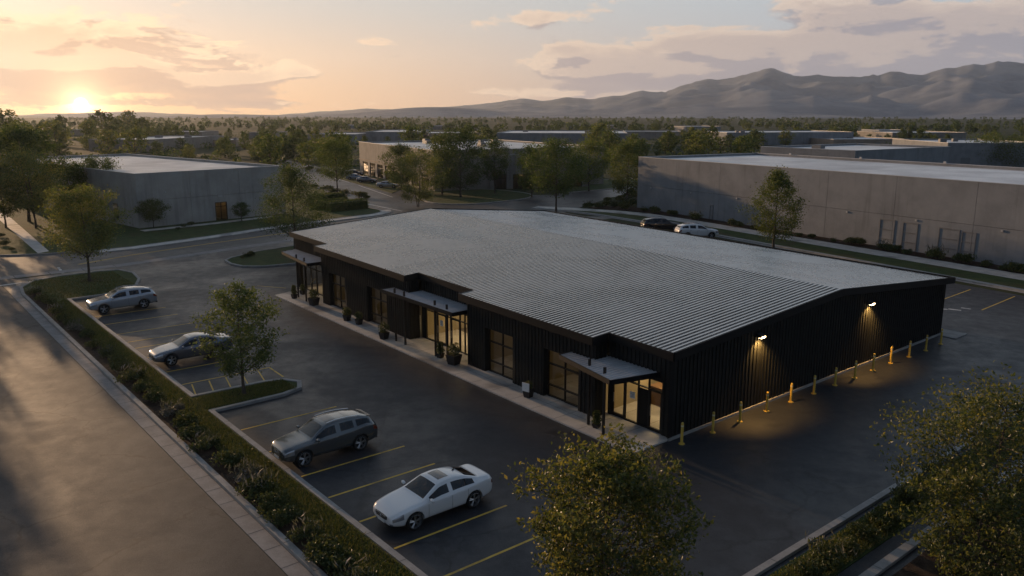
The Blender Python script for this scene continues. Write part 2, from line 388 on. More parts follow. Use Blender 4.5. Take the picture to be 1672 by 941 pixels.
def paint(n, c, metal=0.45, rough=0.22): return principled(n, c, rough, metal, coat=1.0)
M['silver'] = paint('silver_paint', (0.42, 0.43, 0.45)); M['white'] = paint('white_paint_car', (0.72, 0.71, 0.69), 0.0)
M['graphite'] = paint('graphite_paint', (0.125, 0.130, 0.130), 0.6); M['slate'] = paint('slate_paint', (0.15, 0.16, 0.185), 0.6)
M['black'] = paint('black_paint', (0.012, 0.012, 0.013), 0.2); M['blue'] = paint('pale_blue_paint', (0.20, 0.24, 0.29), 0.4)
M['bark'] = mottled('bark', (0.055, 0.042, 0.032), (0.11, 0.085, 0.065), 4, 0.9, fine=30, bmp=0.6)
M['leaf'] = leafmat('green_leaves', [(0.024, 0.042, 0.014), (0.046, 0.072, 0.020), (0.072, 0.100, 0.026), (0.12, 0.125, 0.030)])
M['leaf_dark'] = leafmat('dark_leaves', [(0.016, 0.030, 0.013), (0.030, 0.050, 0.018), (0.050, 0.074, 0.022), (0.082, 0.094, 0.025)])
M['leaf_gold'] = leafmat('golden_leaves', [(0.034, 0.052, 0.020), (0.056, 0.080, 0.028), (0.085, 0.108, 0.036), (0.16, 0.145, 0.045)], 0.42)
M['leaf_fore'] = leafmat('olive_leaves_gold_highlight', [(0.020, 0.030, 0.011), (0.040, 0.054, 0.018), (0.064, 0.076, 0.026), (0.105, 0.104, 0.034), (0.23, 0.185, 0.05)], 0.46, .42)  # gold sun highlights are put into the brightest leaf colours
M['leaf_shrub'] = leafmat('shrub_leaves', [(0.018, 0.028, 0.011), (0.034, 0.046, 0.016), (0.055, 0.065, 0.02), (0.09, 0.085, 0.025)], 0.25)
M['leaf_grey'] = leafmat('greyish_leaves', [(0.03, 0.036, 0.024), (0.055, 0.06, 0.045), (0.075, 0.078, 0.066), (0.15, 0.14, 0.145)], 0.25)
M['blade'] = leafmat('grass_blades', [(0.028, 0.046, 0.014), (0.050, 0.068, 0.020), (0.078, 0.086, 0.026), (0.12, 0.105, 0.04)], 0.3)
#@@SETTING
# ------------------------------------------------------------------ the setting: ground, roads, kerbs, lawns
def xy(p): return (p[0], p[1])
def ribbon_pts(pts, off, closed=False):
    n = len(pts); out = []
    for i in range(n):
        p = Vector(pts[i][:2])
        if closed or 0 < i < n-1:
            d0 = (p - Vector(pts[i-1][:2])).normalized(); d1 = (Vector(pts[(i+1) % n][:2]) - p).normalized()
        elif i == 0: d0 = d1 = (Vector(pts[1][:2]) - p).normalized()
        else: d0 = d1 = (p - Vector(pts[i-1][:2])).normalized()
        n0 = Vector((-d0.y, d0.x)); n1 = Vector((-d1.y, d1.x)); m = (n0 + n1).normalized()
        k = off/max(0.35, m.dot(n0)); out.append(p + m*k)
    return out
def densify(pts, step, closed=False):
    out = []; n = len(pts)
    for i in range(n if closed else n-1):
        p = Vector(pts[i][:2]); q = Vector(pts[(i+1) % n][:2]); k = max(1, int((q-p).length/step))
        for j in range(k): out.append(p.lerp(q, j/k))
    if not closed: out.append(Vector(pts[-1][:2]))
    return out
def smooth_poly(pts, it=2, closed=True):
    pts = [Vector(p[:2]) for p in pts]
    for _ in range(it):
        o = []; n = len(pts)
        if not closed: o.append(pts[0])
        for i in range(n if closed else n-1):
            p, q = pts[i], pts[(i+1) % n]
            o += [p.lerp(q, .25), p.lerp(q, .75)]
        if not closed: o.append(pts[-1])
        pts = o
    return pts
def ribbon(mb, pts, o0, o1, z0, z1, closed=False, mi=0):
    A = ribbon_pts(pts, o0, closed); B = ribbon_pts(pts, o1, closed); n = len(pts); vs = []
    for a, b in zip(A, B): vs += [(a.x,a.y,z0),(a.x,a.y,z1),(b.x,b.y,z1),(b.x,b.y,z0)]
    fs = []
    for i in range(n if closed else n-1):
        j = (i+1) % n; a, b = 4*i, 4*j
        fs += [(a, b, b+1, a+1), (a+1, b+1, b+2, a+2), (a+2, b+2, b+3, a+3)]
    if not closed: fs += [(0,1,2,3), (4*n-1,4*n-2,4*n-3,4*n-4)]
    return mb.add(vs, fs, mi)
def joints(mb, pts, o0, o1, z, step, w=0.02, closed=False, mi=1):
    """narrow dark joints across a ribbon"""
    P = [Vector(p[:2]) for p in pts]; run = step*0.5
    if closed: P = P + [P[0]]
    for i in range(len(P)-1):
        d = P[i+1] - P[i]; L = d.length
        if L < 1e-5: continue
        d /= L; nn = Vector((-d.y, d.x))
        while run < L:
            c = P[i] + d*run; q = [c + nn*o0 - d*w, c + nn*o1 - d*w, c + nn*o1 + d*w, c + nn*o0 + d*w]
            mb.sheet([(v.x, v.y) for v in q], z, mi); run += step
        run -= L
def struct(name, mb, mat, smooth=False):
    return tag(mb.build(name, mat, smooth=smooth), kind='structure')
def paving(name, pts, z, mat): return struct(name, MB().sheet([xy(p) for p in pts], z), mat)

# terrain out to the hills
struct('ground', MB().sheet([(7800*math.cos(t*math.pi/48), 7800*math.sin(t*math.pi/48)) for t in range(96)], -0.03), M['terrain'])
paving('street', [G(60,-70), G(66.4,-30), G(66,-19), G(66.2,-7.6), G(68,1), G(70.8,13.4), G(74.4,26), at(640,372), G(60,40), G(60,62), at(905,352), at(1000,322), at(1200,300), at(1200,290), at(1000,302),
    at(900,318), at(760,322), at(690,322), at(640,304), at(560,284), at(510,270), at(470,262), at(440,262), at(470,282), at(490,300), at(600,345), at(600,353), G(83.6,17.1), G(77.2,-3.9), G(80.8,-16.7), G(88,-70)], -0.012, M['street'])
LOT = [G(-60,-19.05), G(62.7,-19.05), G(64.8,-17), G(66.0,-7.6), G(67.9,1), G(70.7,13.4), G(74.3,26), G(79,40), G(76,52)]
RW0, RW1 = at(1040,340), at(1672,441); RD = (RW1-RW0).normalized(); RN = Vector((RD.y, -RD.x, 0))
if RN.dot(-RW0) < 0: RN = -RN
def RB(s, off): return RW0 + RD*s + RN*off       # along the long concrete wall and out from it
paving('parking_lot', LOT + [RB(-4,14), RB(120,11), G(-60,0)], 0.0, M['lot'])
paving('driveway', [G(-60,-19.1), G(62.7,-19.1), G(64.8,-17.0), G(66.3,-19.5), G(66.3,-60), G(-60,-60)], 0.004, M['drive'])
mb = MB(); ribbon(mb, [G(66.6,-34), G(66.2,-19.5), G(66.2,-7.6), G(68.2,1), G(70.9,13.4), G(74.6,26), G(79.3,40)], -0.75, 0.75, -0.01, 0.008)
joints(mb, [G(66.6,-34), G(66.2,-19.5), G(66.2,-7.6), G(68.2,1), G(70.9,13.4), G(74.6,26), G(79.3,40)], -0.75, 0.75, 0.012, 3.0, 0.03)
struct('valley_gutter', mb, [M['gutter'], M['joint']])
# centre line of the cross street
mb = MB()
for o in (0.0, 0.28): ribbon(mb, [at(130,432), at(215,417), at(330,400), at(430,386), at(560,368)], o, o+0.12, -0.012, -0.006)
struct('street_centre_line', mb, M['yellow'])
mb = MB(); ribbon(mb, [at(585,303), at(640,322)], 0, .25, -.012, -.006); ribbon(mb, [at(545,291), at(570,298)], 0, .2, -.012, -.006)
ribbon(mb, [at(93,437), at(101,447)], 0, .25, -.012, -.006); ribbon(mb, [at(598,333), at(655,345)], 0, .3, -.012, -.006); struct('street_lane_marking', mb, M['white_mark'])

# strip with the island at the end and the island halfway
STRIP = [G(-25,-18.15), G(56.5,-18.15), G(59.8,-17.8), G(62.0,-16.6), G(63.2,-14.3), G(63.4,-10.5), G(62.8,-8.9), G(60.5,-8.3), G(57,-8.7), G(54,-9.8), G(52.3,-11.6), G(51.85,-13),
         G(51.8,-15.75), G(20.6,-15.75), G(20.45,-11.6), G(20.1,-10.6), G(19.25,-10.1), G(18.35,-10.5), G(17.95,-11.6), G(17.9,-15.75), G(-25,-15.75)]
struct('strip_lawn', MB().prism([xy(p) for p in STRIP], 0.0, 0.10), M['lawn'])
mb = MB(); ribbon(mb, STRIP, -0.02, 0.24, 0.0, 0.15, True); joints(mb, STRIP, -0.02, 0.24, 0.153, 2.4, 0.012, True); struct('strip_kerb', mb, [M['conc'], M['joint']])
gp = [G(-25,-18.42), G(56.5,-18.42), G(60,-18.0), G(62.6,-16.7)]
mb = MB(); ribbon(mb, gp, 0.0, 0.66, 0.0, 0.02); joints(mb, gp, 0.0, 0.66, 0.023, 1.5, 0.014); struct('strip_gutter', mb, [M['gutter'], M['joint']])
mb = MB(); ribbon(mb, [G(62.4,-19.3), G(63.2,-13)], -.2, .2, 0, .006); struct('driveway_stop_line', mb, M['white_mark'])
rng = random.Random(5)
bed = [G(a, -17.1 + 0.22*math.sin(a*0.7) + rng.uniform(-.12,.12)) for a in np.arange(-25, 59, 1.5)]
mb = MB(); P1 = bed; P2 = [G(a, -18.12) for a in np.arange(-25, 59, 1.5)]
mb.add([(p.x,p.y,.106) for p in P1] + [(p.x,p.y,.106) for p in P2], [(i, i+1, len(P1)+i+1, len(P1)+i) for i in range(len(P1)-1)]); struct('strip_mulch', mb, M['mulch'])
def ring_bed(name, c, r, z, seed):
    rg = random.Random(seed); return struct(name, MB().sheet([(c.x + r*rg.uniform(.88,1.1)*math.cos(k*math.pi/10), c.y + r*rg.uniform(.88,1.1)*math.sin(k*math.pi/10)) for k in range(20)], z), M['mulch'])
ring_bed('tree_mulch', G(59.1,-12.3), 0.95, 0.108, 1); ring_bed('tree_mulch', G(19.3,-13.3), 0.8, 0.108, 2)
# island by the far entrance
ISL = [G(62.7,2.3), G(61.6,1.3), G(59.3,1.0), G(57,1.4), G(55.6,3.0), G(55,6), G(54.4,18), G(66.6,18), G(66.2,11.4), G(64.9,6.0)]
struct('island_lawn', MB().prism([xy(p) for p in ISL], 0, 0.10), M['lawn'])
mb = MB(); ribbon(mb, ISL, -.02, .22, 0, .15, True); struct('island_kerb', mb, M['conc'])
# lawn round the left-hand concrete building
LA = [G(84,-70), G(81.5,-30), G(80.8,-16.7), G(78.8,-13), G(77.6,-8), G(77.6,-3.9), G(80.2,6), G(83.8,17.1), G(86.4,30), G(87.0,33.5), G(88.5,36.3), G(91,37.6), at(575,335), at(520,308), at(490,292), at(455,268), G(190,60), G(190,-70)]
struct('west_lawn', MB().prism([xy(p) for p in LA], -.02, 0.08), M['lawn'])
mb = MB(); ribbon(mb, LA[:15], -.2, .02, -.02, .13); joints(mb, LA[:15], -.2, .02, .133, 3, .012); struct('west_kerb', mb, [M['conc'], M['joint']])
mb = MB(); ribbon(mb, LA[4:12], -1.75, -.22, .0, .10); struct('west_sidewalk', mb, M['walk'])
struct('west_path', MB().prism([xy(at(*q)) for q in ((-60,300),(-40,300),(2,343),(80,411.5),(62,415),(-10,352))], 0, .092), M['walk'])
mb = MB(); ribbon(mb, [at(236,379), at(350,367), at(455,354.5)], -.1, 1.5, 0, .095); struct('west_building_walk', mb, M['walk'])
LC = smooth_poly([at(683,321), at(697,333), at(760,335), at(800,332), at(868,324.5), at(872,317), at(800,309), at(700,310)])
struct('centre_lawn', MB().prism([xy(p) for p in LC], -.02, .09), M['lawn']); mb = MB(); ribbon(mb, LC, -.02, .3, -.02, .14, True); struct('centre_kerb', mb, M['conc'])
LD = [at(925,315.5), at(1000,309), at(1060,300), at(1040,292), at(930,297), at(895,309)]
struct('north_lawn', MB().prism([xy(p) for p in LD], -.02, .09), M['lawn']); mb = MB(); ribbon(mb, LD, -.02, .3, -.02, .14, True); struct('north_kerb', mb, M['conc'])
for i, q in enumerate((((520,283),(560,294),(640,316),(655,310),(585,290),(540,280)), ((545,279),(600,292),(650,303),(680,308),(640,296),(590,284)))):
    struct('verge_lawn', MB().prism([xy(at(*c)) for c in q], -.02, .07), M['lawn'])
struct('shop_forecourt', MB().sheet([xy(at(*c)) for c in ((500,276),(640,303),(690,314),(690,300),(600,282),(540,270))], -.02), M['street'])
# along the long concrete wall
struct('wall_bed', MB().prism([xy(RB(s, o)) for s, o in ((-1,-.5),(120,-.5),(120,2.9),(12,2.8),(3,3.6),(-4,7),(-5,4))], -.02, .09), M['mulch'])
mb = MB(); SW = [RB(-9,14.5), RB(-4,10.8), RB(2,7.0), RB(8,4.9), RB(16,4.4), RB(120,4.4)]
ribbon(mb, SW, -1.5, 1.5, 0, .10); joints(mb, SW, -1.5, 1.5, .103, 2.0, .014); struct('wall_sidewalk', mb, [M['walk'], M['joint']])
GV = [RB(-8,15.4), RB(-2,12.4), RB(6,11), RB(14,10.4), RB(120,10.4), RB(120,5.8), RB(16,5.85), RB(8,6.4), RB(2,8.6), RB(-4,12.3), RB(-8,15.0)]
struct('wall_verge_lawn', MB().prism([xy(p) for p in GV], 0, .092), M['lawn'])
mb = MB(); ribbon(mb, GV[:5], -.35, .02, 0, .14); ribbon(mb, GV[:5], -.8, -.352, 0, .012); ribbon(mb, GV[:5], .02, .35, 0, .14); joints(mb, GV[:5], -.8, .3, .143, 3, .012); struct('wall_kerb', mb, [M['conc'], M['joint']])
# planted strip along the near right edge of the lot
struct('edge_lawn', MB().prism([xy(G(*q)) for q in ((-9.85,-26),(-9.85,40),(-11.3,40),(-11.3,-26))], 0, .09), M['lawn'])
mb = MB(); e = [G(-9.6,-26), G(-9.6,40)]; ribbon(mb, e, 0.0, .26, 0, .14); joints(mb, e, 0, .26, .143, 2.4, .012); struct('edge_kerb', mb, [M['conc'], M['joint']])
mb = MB(); e = [G(-12.2,-26), G(-12.2,40)]; ribbon(mb, e, 0.0, .35, 0, .13); joints(mb, e, 0, .35, .133, 2.4, .012); struct('path_kerb', mb, [M['conc'], M['joint']])
struct('edge_path', MB().prism([xy(G(*q)) for q in ((-11.32,-26),(-11.32,40),(-12.18,40),(-12.18,-26))], 0, .07), M['drive'])
struct('corner_bed', MB().prism([xy(G(*q)) for q in ((-12.56,-26),(-12.56,40),(-40,40),(-40,-26))], 0, .10), M['mulch'])
struct('row_end_lawn', MB().prism([xy(p) for p in smooth_poly([G(-7.9,-15.7), G(-7.9,-11), G(-9.58,-11), G(-9.58,-15.7)], 1)], 0, .10), M['lawn'])
# painted stalls
mb = MB()
def line(mb, a0, b0, a1, b1, w=0.11, z=0.005):
    p, q = G(a0,b0), G(a1,b1); d = (q-p).normalized(); n = Vector((-d.y, d.x, 0))*w/2
    mb.sheet([xy(p-n), xy(q-n), xy(q+n), xy(p+n)], z)
for a in (14.45, 11.0, 7.6, 5.05, 2.45, -0.1, -2.75, -5.35): line(mb, a, -15.35, a-.05, -10.1)
for a in (44.1, 41.05, 37.55, 34.9, 33.0, 30.25, 26.4, 23.4): line(mb, a, -15.35, a-.15, -10.1)
line(mb, 23.3, -10.1, 21.0, -10.2)
for k in range(5): line(mb, 23.1, -14.9+1.0*k, 20.85, -15.4+1.0*k, .08, .0075)
for a in (4.7, 1.1, -2.5): line(mb, a-.1, 40.2, a+.1, 47.8)
line(mb, 47.2, -1.0, 44.6, .6)
for a in (9, 12.5, 16, 19.5, 23, 26.5, 30, 33.5, 37, 41, 44.8, 48.5): line(mb, a-.1, 42.2, a+.1, 48.6)
struct('stall_marking', mb, M['yellow'])
mb = MB(); line(mb, 2.9, 38.6, 2.0, 38.8, .35); line(mb, 2.4, 39.8, 1.7, 39.9, .25); line(mb, 3.4, 37.8, 2.9, 38.4, .3); struct('accessible_marking', mb, M['white_mark'])
# walk in front of the shops
WALK = [(-.06,-.05), (-.06,-2.55), (10,-2.3), (20,-2.0), (30,-1.75), (42.2,-1.5), (43.2,1.6), (43.2,5), (-.02,3)]
struct('shop_walk', MB().prism([xy(G(*q)) for q in WALK], 0, .08), M['walk'])
mb = MB()
for k in range(1, 24):
    a = k*1.82; line(mb, a, -2.52+.025*a, a, 2.2+.03*a, .022, .083)
for o in (-1.3,): line(mb, 0, o, 42.4, o+.9, .018, .086)
struct('shop_walk_joint', mb, M['joint'])
struct('rear_pad', MB().prism([xy(G(*q)) for q in ((-1.3,29.6),(-1.3,31.6),(2,31.7),(2,29.6))], 0, .06), M['conc'])

# hills and mountains: a height field far beyond the valley
SKYL = [(-900,150),(-500,178),(-200,186),(0,189),(60,186),(120,184),(180,183),(215,182),(300,186),(370,188),(440,189),(480,185),(520,182),(560,180),(600,177),(660,179),(700,176),(760,172),(820,166),(850,161),(885,164),(925,159),
        (965,162),(1000,157),(1050,148),(1085,151),(1110,141),(1140,132),(1180,128),(1220,123),(1243,117),(1262,112),(1285,119),(1310,127),(1350,121),(1392,126),(1430,123),(1465,117),(1505,122),(1550,111),(1600,106),(1648,100),(1690,104),(1760,98),(1900,112),(2200,105),(2700,120)]
def hills():
    from mathutils import noise
    azs = np.radians(np.arange(-62, 62.01, 0.25)); xs = [math.atan2((p[0]-W_/2), F_/math.cos(PITCH)) for p in SKYL]
    # elevation angle of each skyline point
    ae = [pazel(*p) for p in SKYL]; A = [q[0] for q in ae]; Ev = [q[1] for q in ae]
    rs = np.concatenate([np.linspace(2300, 4200, 22), np.linspace(4300, 7600, 64)])
    verts = []; nr = len(rs)
    for a in azs:
        e = float(np.interp(a, A, Ev)); R0 = 6100.0
        jag = (1-abs(noise.noise(Vector((a*34, 2.2, 0)))*2))*.0046 + (1-abs(noise.noise(Vector((a*95, 5.2, 0)))*2))*.0022
        e += (jag - .0034)*min(1.0, max(.15, (e+.004)*14))
        big = max(0.0, min(1.0, (a+0.05)/0.25)); pk = HC + R0*math.tan(e)
        for r in rs:
            t = (r-2300)/(R0-2300)
            x, y = r*math.sin(a), r*math.cos(a)
            n1 = noise.hetero_terrain(Vector((x/900, y/900, 3.1)), 0.9, 2.1, 5, 0.7)
            rd = 1.0 - abs(noise.noise(Vector((x/760, y/760, 7.7)))*2.0); rd2 = 1.0 - abs(noise.noise(Vector((x/300, y/300, 1.7)))*2.0)
            if t <= 1:
                env = t**2.1 if big > .5 else t**2.6
                k = 4*t*(1-t)
                h = pk*(env*(1-.55*k) + k*(0.50*rd + 0.36*rd2)*(.30+.70*env)) + 0.0
                h = min(h, HC + (r*math.tan(e))*0.985) if t < .985 else pk
            else:
                h = pk*max(0.0, 1 - (t-1)*1.6) - 4*(t-1)*60
            # low foothills in front
            f = math.exp(-((r-3300)/330)**2)*max(0.0, noise.noise(Vector((x/620, y/620, 5.0)))+.18)*46
            h = max(h*min(1, t*3.2), f) - 3
            verts.append((x, y, h))
    fs = []
    for i in range(len(azs)-1):
        for j in range(nr-1):
            k = i*nr+j; fs.append((k, k+nr, k+nr+1, k+1))
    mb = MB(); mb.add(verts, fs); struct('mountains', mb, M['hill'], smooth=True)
hills()
# evening air over the whole valley
def haze():
    m = bpy.data.materials.new('evening_air'); m.use_nodes = True; t = NT(m.node_tree); t.n.clear()
    o = t.node('ShaderNodeOutputMaterial'); v = t.node('ShaderNodeVolumePrincipled')
    v.inputs['Color'].default_value = rgb(0.80, 0.89, 1.0); v.inputs['Density'].default_value = HAZE_D; v.inputs['Anisotropy'].default_value = 0.5
    t.l.new(v.outputs[0], o.inputs['Volume'])
    tag(MB().box(-7900, 7900, -7900, 7900, -60, 540).build('haze', m), kind='stuff')
HAZE_D = 0.000058
haze()
#@@BUILDINGS
# ------------------------------------------------------------------ the black shop building
def shear(a, b): return b + 0.033*a
def roof_z(a, b):
    """b without the shear"""
    rz = 5.36 + .0128*a
    ez = 4.42 + .0115*a; bz = 4.03 + .0115*a
    return ez + (rz-ez)*b/15.1 if b <= 15.1 else rz + (bz-rz)*(b-15.1)/15.5
BLD = thing('shop_building', 'long low black metal clad shop building with a grey ribbed roof and lit glass entries', 'building', C0, TH)
def L_(a, b, z=0.0): return (shear(a, b), a, z)          # into the building's own axes
def wallseg(mb, p0, p1, ztop, openings=(), thick=.18, zb=0.0, batten=0.30, bw=.055, bd=.045, side=1):
    """upright wall from p0 to p1 (a, b), outside on the SIDE of the walking direction; openings (s0, s1, z0, z1)"""
    P = Vector(L_(*p0)[:2]); Q = Vector(L_(*p1)[:2]); d = Q-P; L = d.length; d /= L; n = Vector((d.y, -d.x))*side
    zt = ztop if callable(ztop) else (lambda s: ztop)
    def slab(s0, s1, z0, z1f, o0, o1):
        if s1-s0 < 1e-4: return
        q = [P+d*s0+n*o0, P+d*s1+n*o0, P+d*s1+n*o1, P+d*s0+n*o1]
        za = z1f(s0) if callable(z1f) else z1f; zb_ = z1f(s1) if callable(z1f) else z1f
        vs = [(v.x,v.y,z0) for v in q] + [(q[0].x,q[0].y,za),(q[1].x,q[1].y,zb_),(q[2].x,q[2].y,zb_),(q[3].x,q[3].y,za)]
        mb.add(vs, [(0,1,2,3),(7,6,5,4),(0,4,5,1),(1,5,6,2),(2,6,7,3),(3,7,4,0)])
    cuts = sorted(set([0, L] + [o[0] for o in openings] + [o[1] for o in openings]))
    for s0, s1 in zip(cuts[:-1], cuts[1:]):
        op = [o for o in openings if o[0] <= s0+1e-6 and o[1] >= s1-1e-6]
        if not op: slab(s0, s1, zb, zt, -thick, 0)
        else:
            if op[0][2] > zb: slab(s0, s1, zb, op[0][2], -thick, 0)
            slab(s0, s1, op[0][3], zt, -thick, 0)
    k = int(L/batten)
    for i in range(k+1):
        s = (i+.5)*L/(k+1)
        if s-bw/2 < 0 or s+bw/2 > L: continue
        op = [o for o in openings if o[0]-bw < s < o[1]+bw]
        if not op: slab(s-bw/2, s+bw/2, zb, lambda q: zt(q)-.01, 0, bd)
        else:
            slab(s-bw/2, s+bw/2, op[0][3]+.06, lambda q: zt(q)-.01, 0, bd)
            if op[0][2] > zb+.1: slab(s-bw/2, s+bw/2, zb, op[0][2]-.05, 0, bd)
BAY1, BAY2 = (4.25, 15.75), (22.8, 36.9)
BB, RBk, END = -0.80, 0.20, 44.4
WIN = {1: [(5.5, 8.35), (11.15, 13.9)], 2: [(26.0, 29.0), (32.7, 35.6)]}
ev = lambda a0, b: (lambda s: roof_z(a0+s, b)-.10)
for nm, (a0, a1), wins in (('front_wall', BAY1, WIN[1]), ('front_wall', BAY2, WIN[2])):
    mb = MB(); wallseg(mb, (a0, BB), (a1, BB), ev(a0, BB), [(w0-a0, w1-a0, .06, 2.86) for w0, w1 in wins], side=-1, thick=.16)
    mb.build(nm, M['siding'], BLD)
SF = {'near': (.55, 4.05), 'mid': (15.95, 22.35), 'far': (37.7, 43.6)}
for (a0, a1), (s0, s1) in (((0, 4.25), SF['near']), ((15.75, 22.8), SF['mid']), ((36.9, END), SF['far'])):
    mb = MB(); wallseg(mb, (a0, RBk), (a1, RBk), ev(a0, RBk), [(s0-a0, s1-a0, .06, 2.80)], side=-1, thick=.16)
    mb.build('recess_wall', M['siding'], BLD)
for a, sd in ((4.25, 1), (15.75, -1), (22.8, 1), (36.9, -1)):
    mb = MB(); wallseg(mb, (a, BB), (a, RBk-.17), lambda s: roof_z(a, BB+s)-.10, side=sd, thick=.14, batten=.34); mb.build('return_wall', M['siding'], BLD)
B0, B1 = .2, 30.3
def gable(s): return roof_z(0, B0+s)-.12
mb = MB()
for b0, b1 in ((B0, 15.1), (15.1, B1)):
    wallseg(mb, (0, b0), (0, b1), (lambda bb: (lambda s: roof_z(0, bb+s)-.12))(b0), side=1)
mb.build('gable_wall', M['siding'], BLD)
mb = MB()
for b0, b1 in ((B0, 15.1), (15.1, B1)):
    wallseg(mb, (END, b0), (END, b1), (lambda bb: (lambda s: roof_z(END, bb+s)-.12))(b0), side=-1)
mb.build('gable_wall', M['siding'], BLD)
mb = MB(); wallseg(mb, (0, B1), (END, B1), lambda s: roof_z(s, B1)-.12, side=1); mb.build('rear_wall', M['siding'], BLD)
mb = MB(); mb.box(0.0, 30.4, -.14, -.055, 0, .13); mb.build('base_curb', M['conc'], BLD)
mb = MB(); mb.box(-.02, .30, -.075, -.058, .13, 4.3); mb.build('corner_trim', M['trim'], BLD)
# roof
OUT = [(-.34, -.12), (4.0, -.12), (4.0, -1.25), (16.0, -1.25), (16.0, -.12), (22.55, -.12), (22.55, -1.25), (37.15, -1.25), (37.15, -.12), (44.8, -.12)]
def front_b(a):
    return -1.25 if 4.0 < a < 16.0 or 22.55 < a < 37.15 else -.12
def roof_sheet(front):
    mb = MB(); per = .31; A = []
    a = -.36; prof = ((0, 0), (.135, 0), (.145, .085), (.270, .085), (.280, 0))
    k = 0
    while a < 44.8:
        for o, h in prof:
            if a+o < 44.82: A.append((a+o, h))
        a += per
    vs, fs = [], []
    if front:
        steps = [4.0, 16.0, 22.55, 37.15]; rows = []
        for i, (q, h) in enumerate(A):
            rows.append((q, h, front_b(q)))
            if i+1 < len(A):
                for st in steps:
                    if q < st < A[i+1][0]:
                        f = (st-q)/(A[i+1][0]-q); hh = h + (A[i+1][1]-h)*f
                        rows.append((st-1e-4, hh, front_b(st-.01))); rows.append((st+1e-4, hh, front_b(st+.01)))
        bs = [None, 4, 9, 15.1]
    else:
        rows = [(q, h*.28, 15.1) for q, h in A]; bs = [None, 20, 25, 30.72]
    n = len(bs)
    for q, h, b0 in rows:
        for b in bs:
            bb = b0 if b is None else b
            vs.append(L_(q, bb, roof_z(q, bb)+.015+h))
    for i in range(len(rows)-1):
        if rows[i+1][0]-rows[i][0] < 1e-3: continue
        for j in range(n-1): fs.append((i*n+j, i*n+j+1, (i+1)*n+j+1, (i+1)*n+j))
    return mb.add(vs, fs)
RF = roof_sheet(True).build('roof', M['metal_roof'], BLD)
roof_sheet(False).build('roof', M['metal_roof'], BLD)
mb = MB()
for k in range(44):
    a = -.3+k*1.025; b = 15.1
    mb.add([L_(a, b-.18, roof_z(a, b-.18)+.075), L_(a+1.0, b-.18, roof_z(a+1, b-.18)+.075), L_(a+1.0, b, roof_z(a+1, b)+.10), L_(a, b, roof_z(a, b)+.10), L_(a, b+.18, roof_z(a, b+.18)+.075), L_(a+1.0, b+.18, roof_z(a+1, b+.18)+.075)], [(0,1,2,3), (3,2,5,4)])
mb.build('ridge_cap', M['unit'], RF)
mb = MB()      # deck under the sheets, in strips so that it follows the stepped eave
edges = [-.3, 4.0, 16.0, 22.55, 37.15, 44.76]
for a0, a1 in zip(edges[:-1], edges[1:]):
    b0 = front_b((a0+a1)/2)+.03
    for q0, q1 in ((b0, 15.1), (15.1, 30.68)):
        c = [(a0, q0), (a1, q0), (a1, q1), (a0, q1)]
        mb.add([L_(a, b, roof_z(a, b)-.09) for a, b in c] + [L_(a, b, roof_z(a, b)-.006) for a, b in c], [(0,3,2,1)[::-1], (4,5,6,7)[::-1], (0,1,5,4), (1,2,6,5), (2,3,7,6), (3,0,4,7)])
mb.build('roof_deck', M['trim'], BLD)
mb = MB()      # fascia all round
def fascia(p, q, ht=.30, up=.035, th=.05):
    n = max(1, int(math.dist(p, q)/3)); d = Vector((q[0]-p[0], q[1]-p[1])).normalized(); nn = Vector((d.y, -d.x))*th
    for i in range(n):
        u0, u1 = i/n, (i+1)/n; c = []
        for u in (u0, u1):
            a, b = p[0]+(q[0]-p[0])*u, p[1]+(q[1]-p[1])*u; z = roof_z(a, b)
            c.append((L_(a, b, z-ht), L_(a, b, z+up), L_(a+nn.x, b+nn.y, z+up), L_(a+nn.x, b+nn.y, z-ht)))
        mb.add(list(c[0])+list(c[1]), [(0,4,5,1), (1,5,6,2), (2,6,7,3), (3,7,4,0), (0,1,2,3), (7,6,5,4)])
ol = OUT + [(44.8, 15.1), (44.8, 30.74), (-.34, 30.74), (-.34, 15.1)]
for p, q in zip(ol, ol[1:]+ol[:1]): fascia(p, q, up=.135)
mb.build('fascia', M['trim'], BLD)
mb = MB()      # screw heads along the near verge
for k in range(26):
    b = .6+k*1.15; mb.box(shear(-.2, b)-.035, shear(-.2, b)+.035, -.23, -.16, roof_z(-.2, b)+.05, roof_z(-.2, b)+.09)
mb.build('verge_bolt', M['trim'], RF)

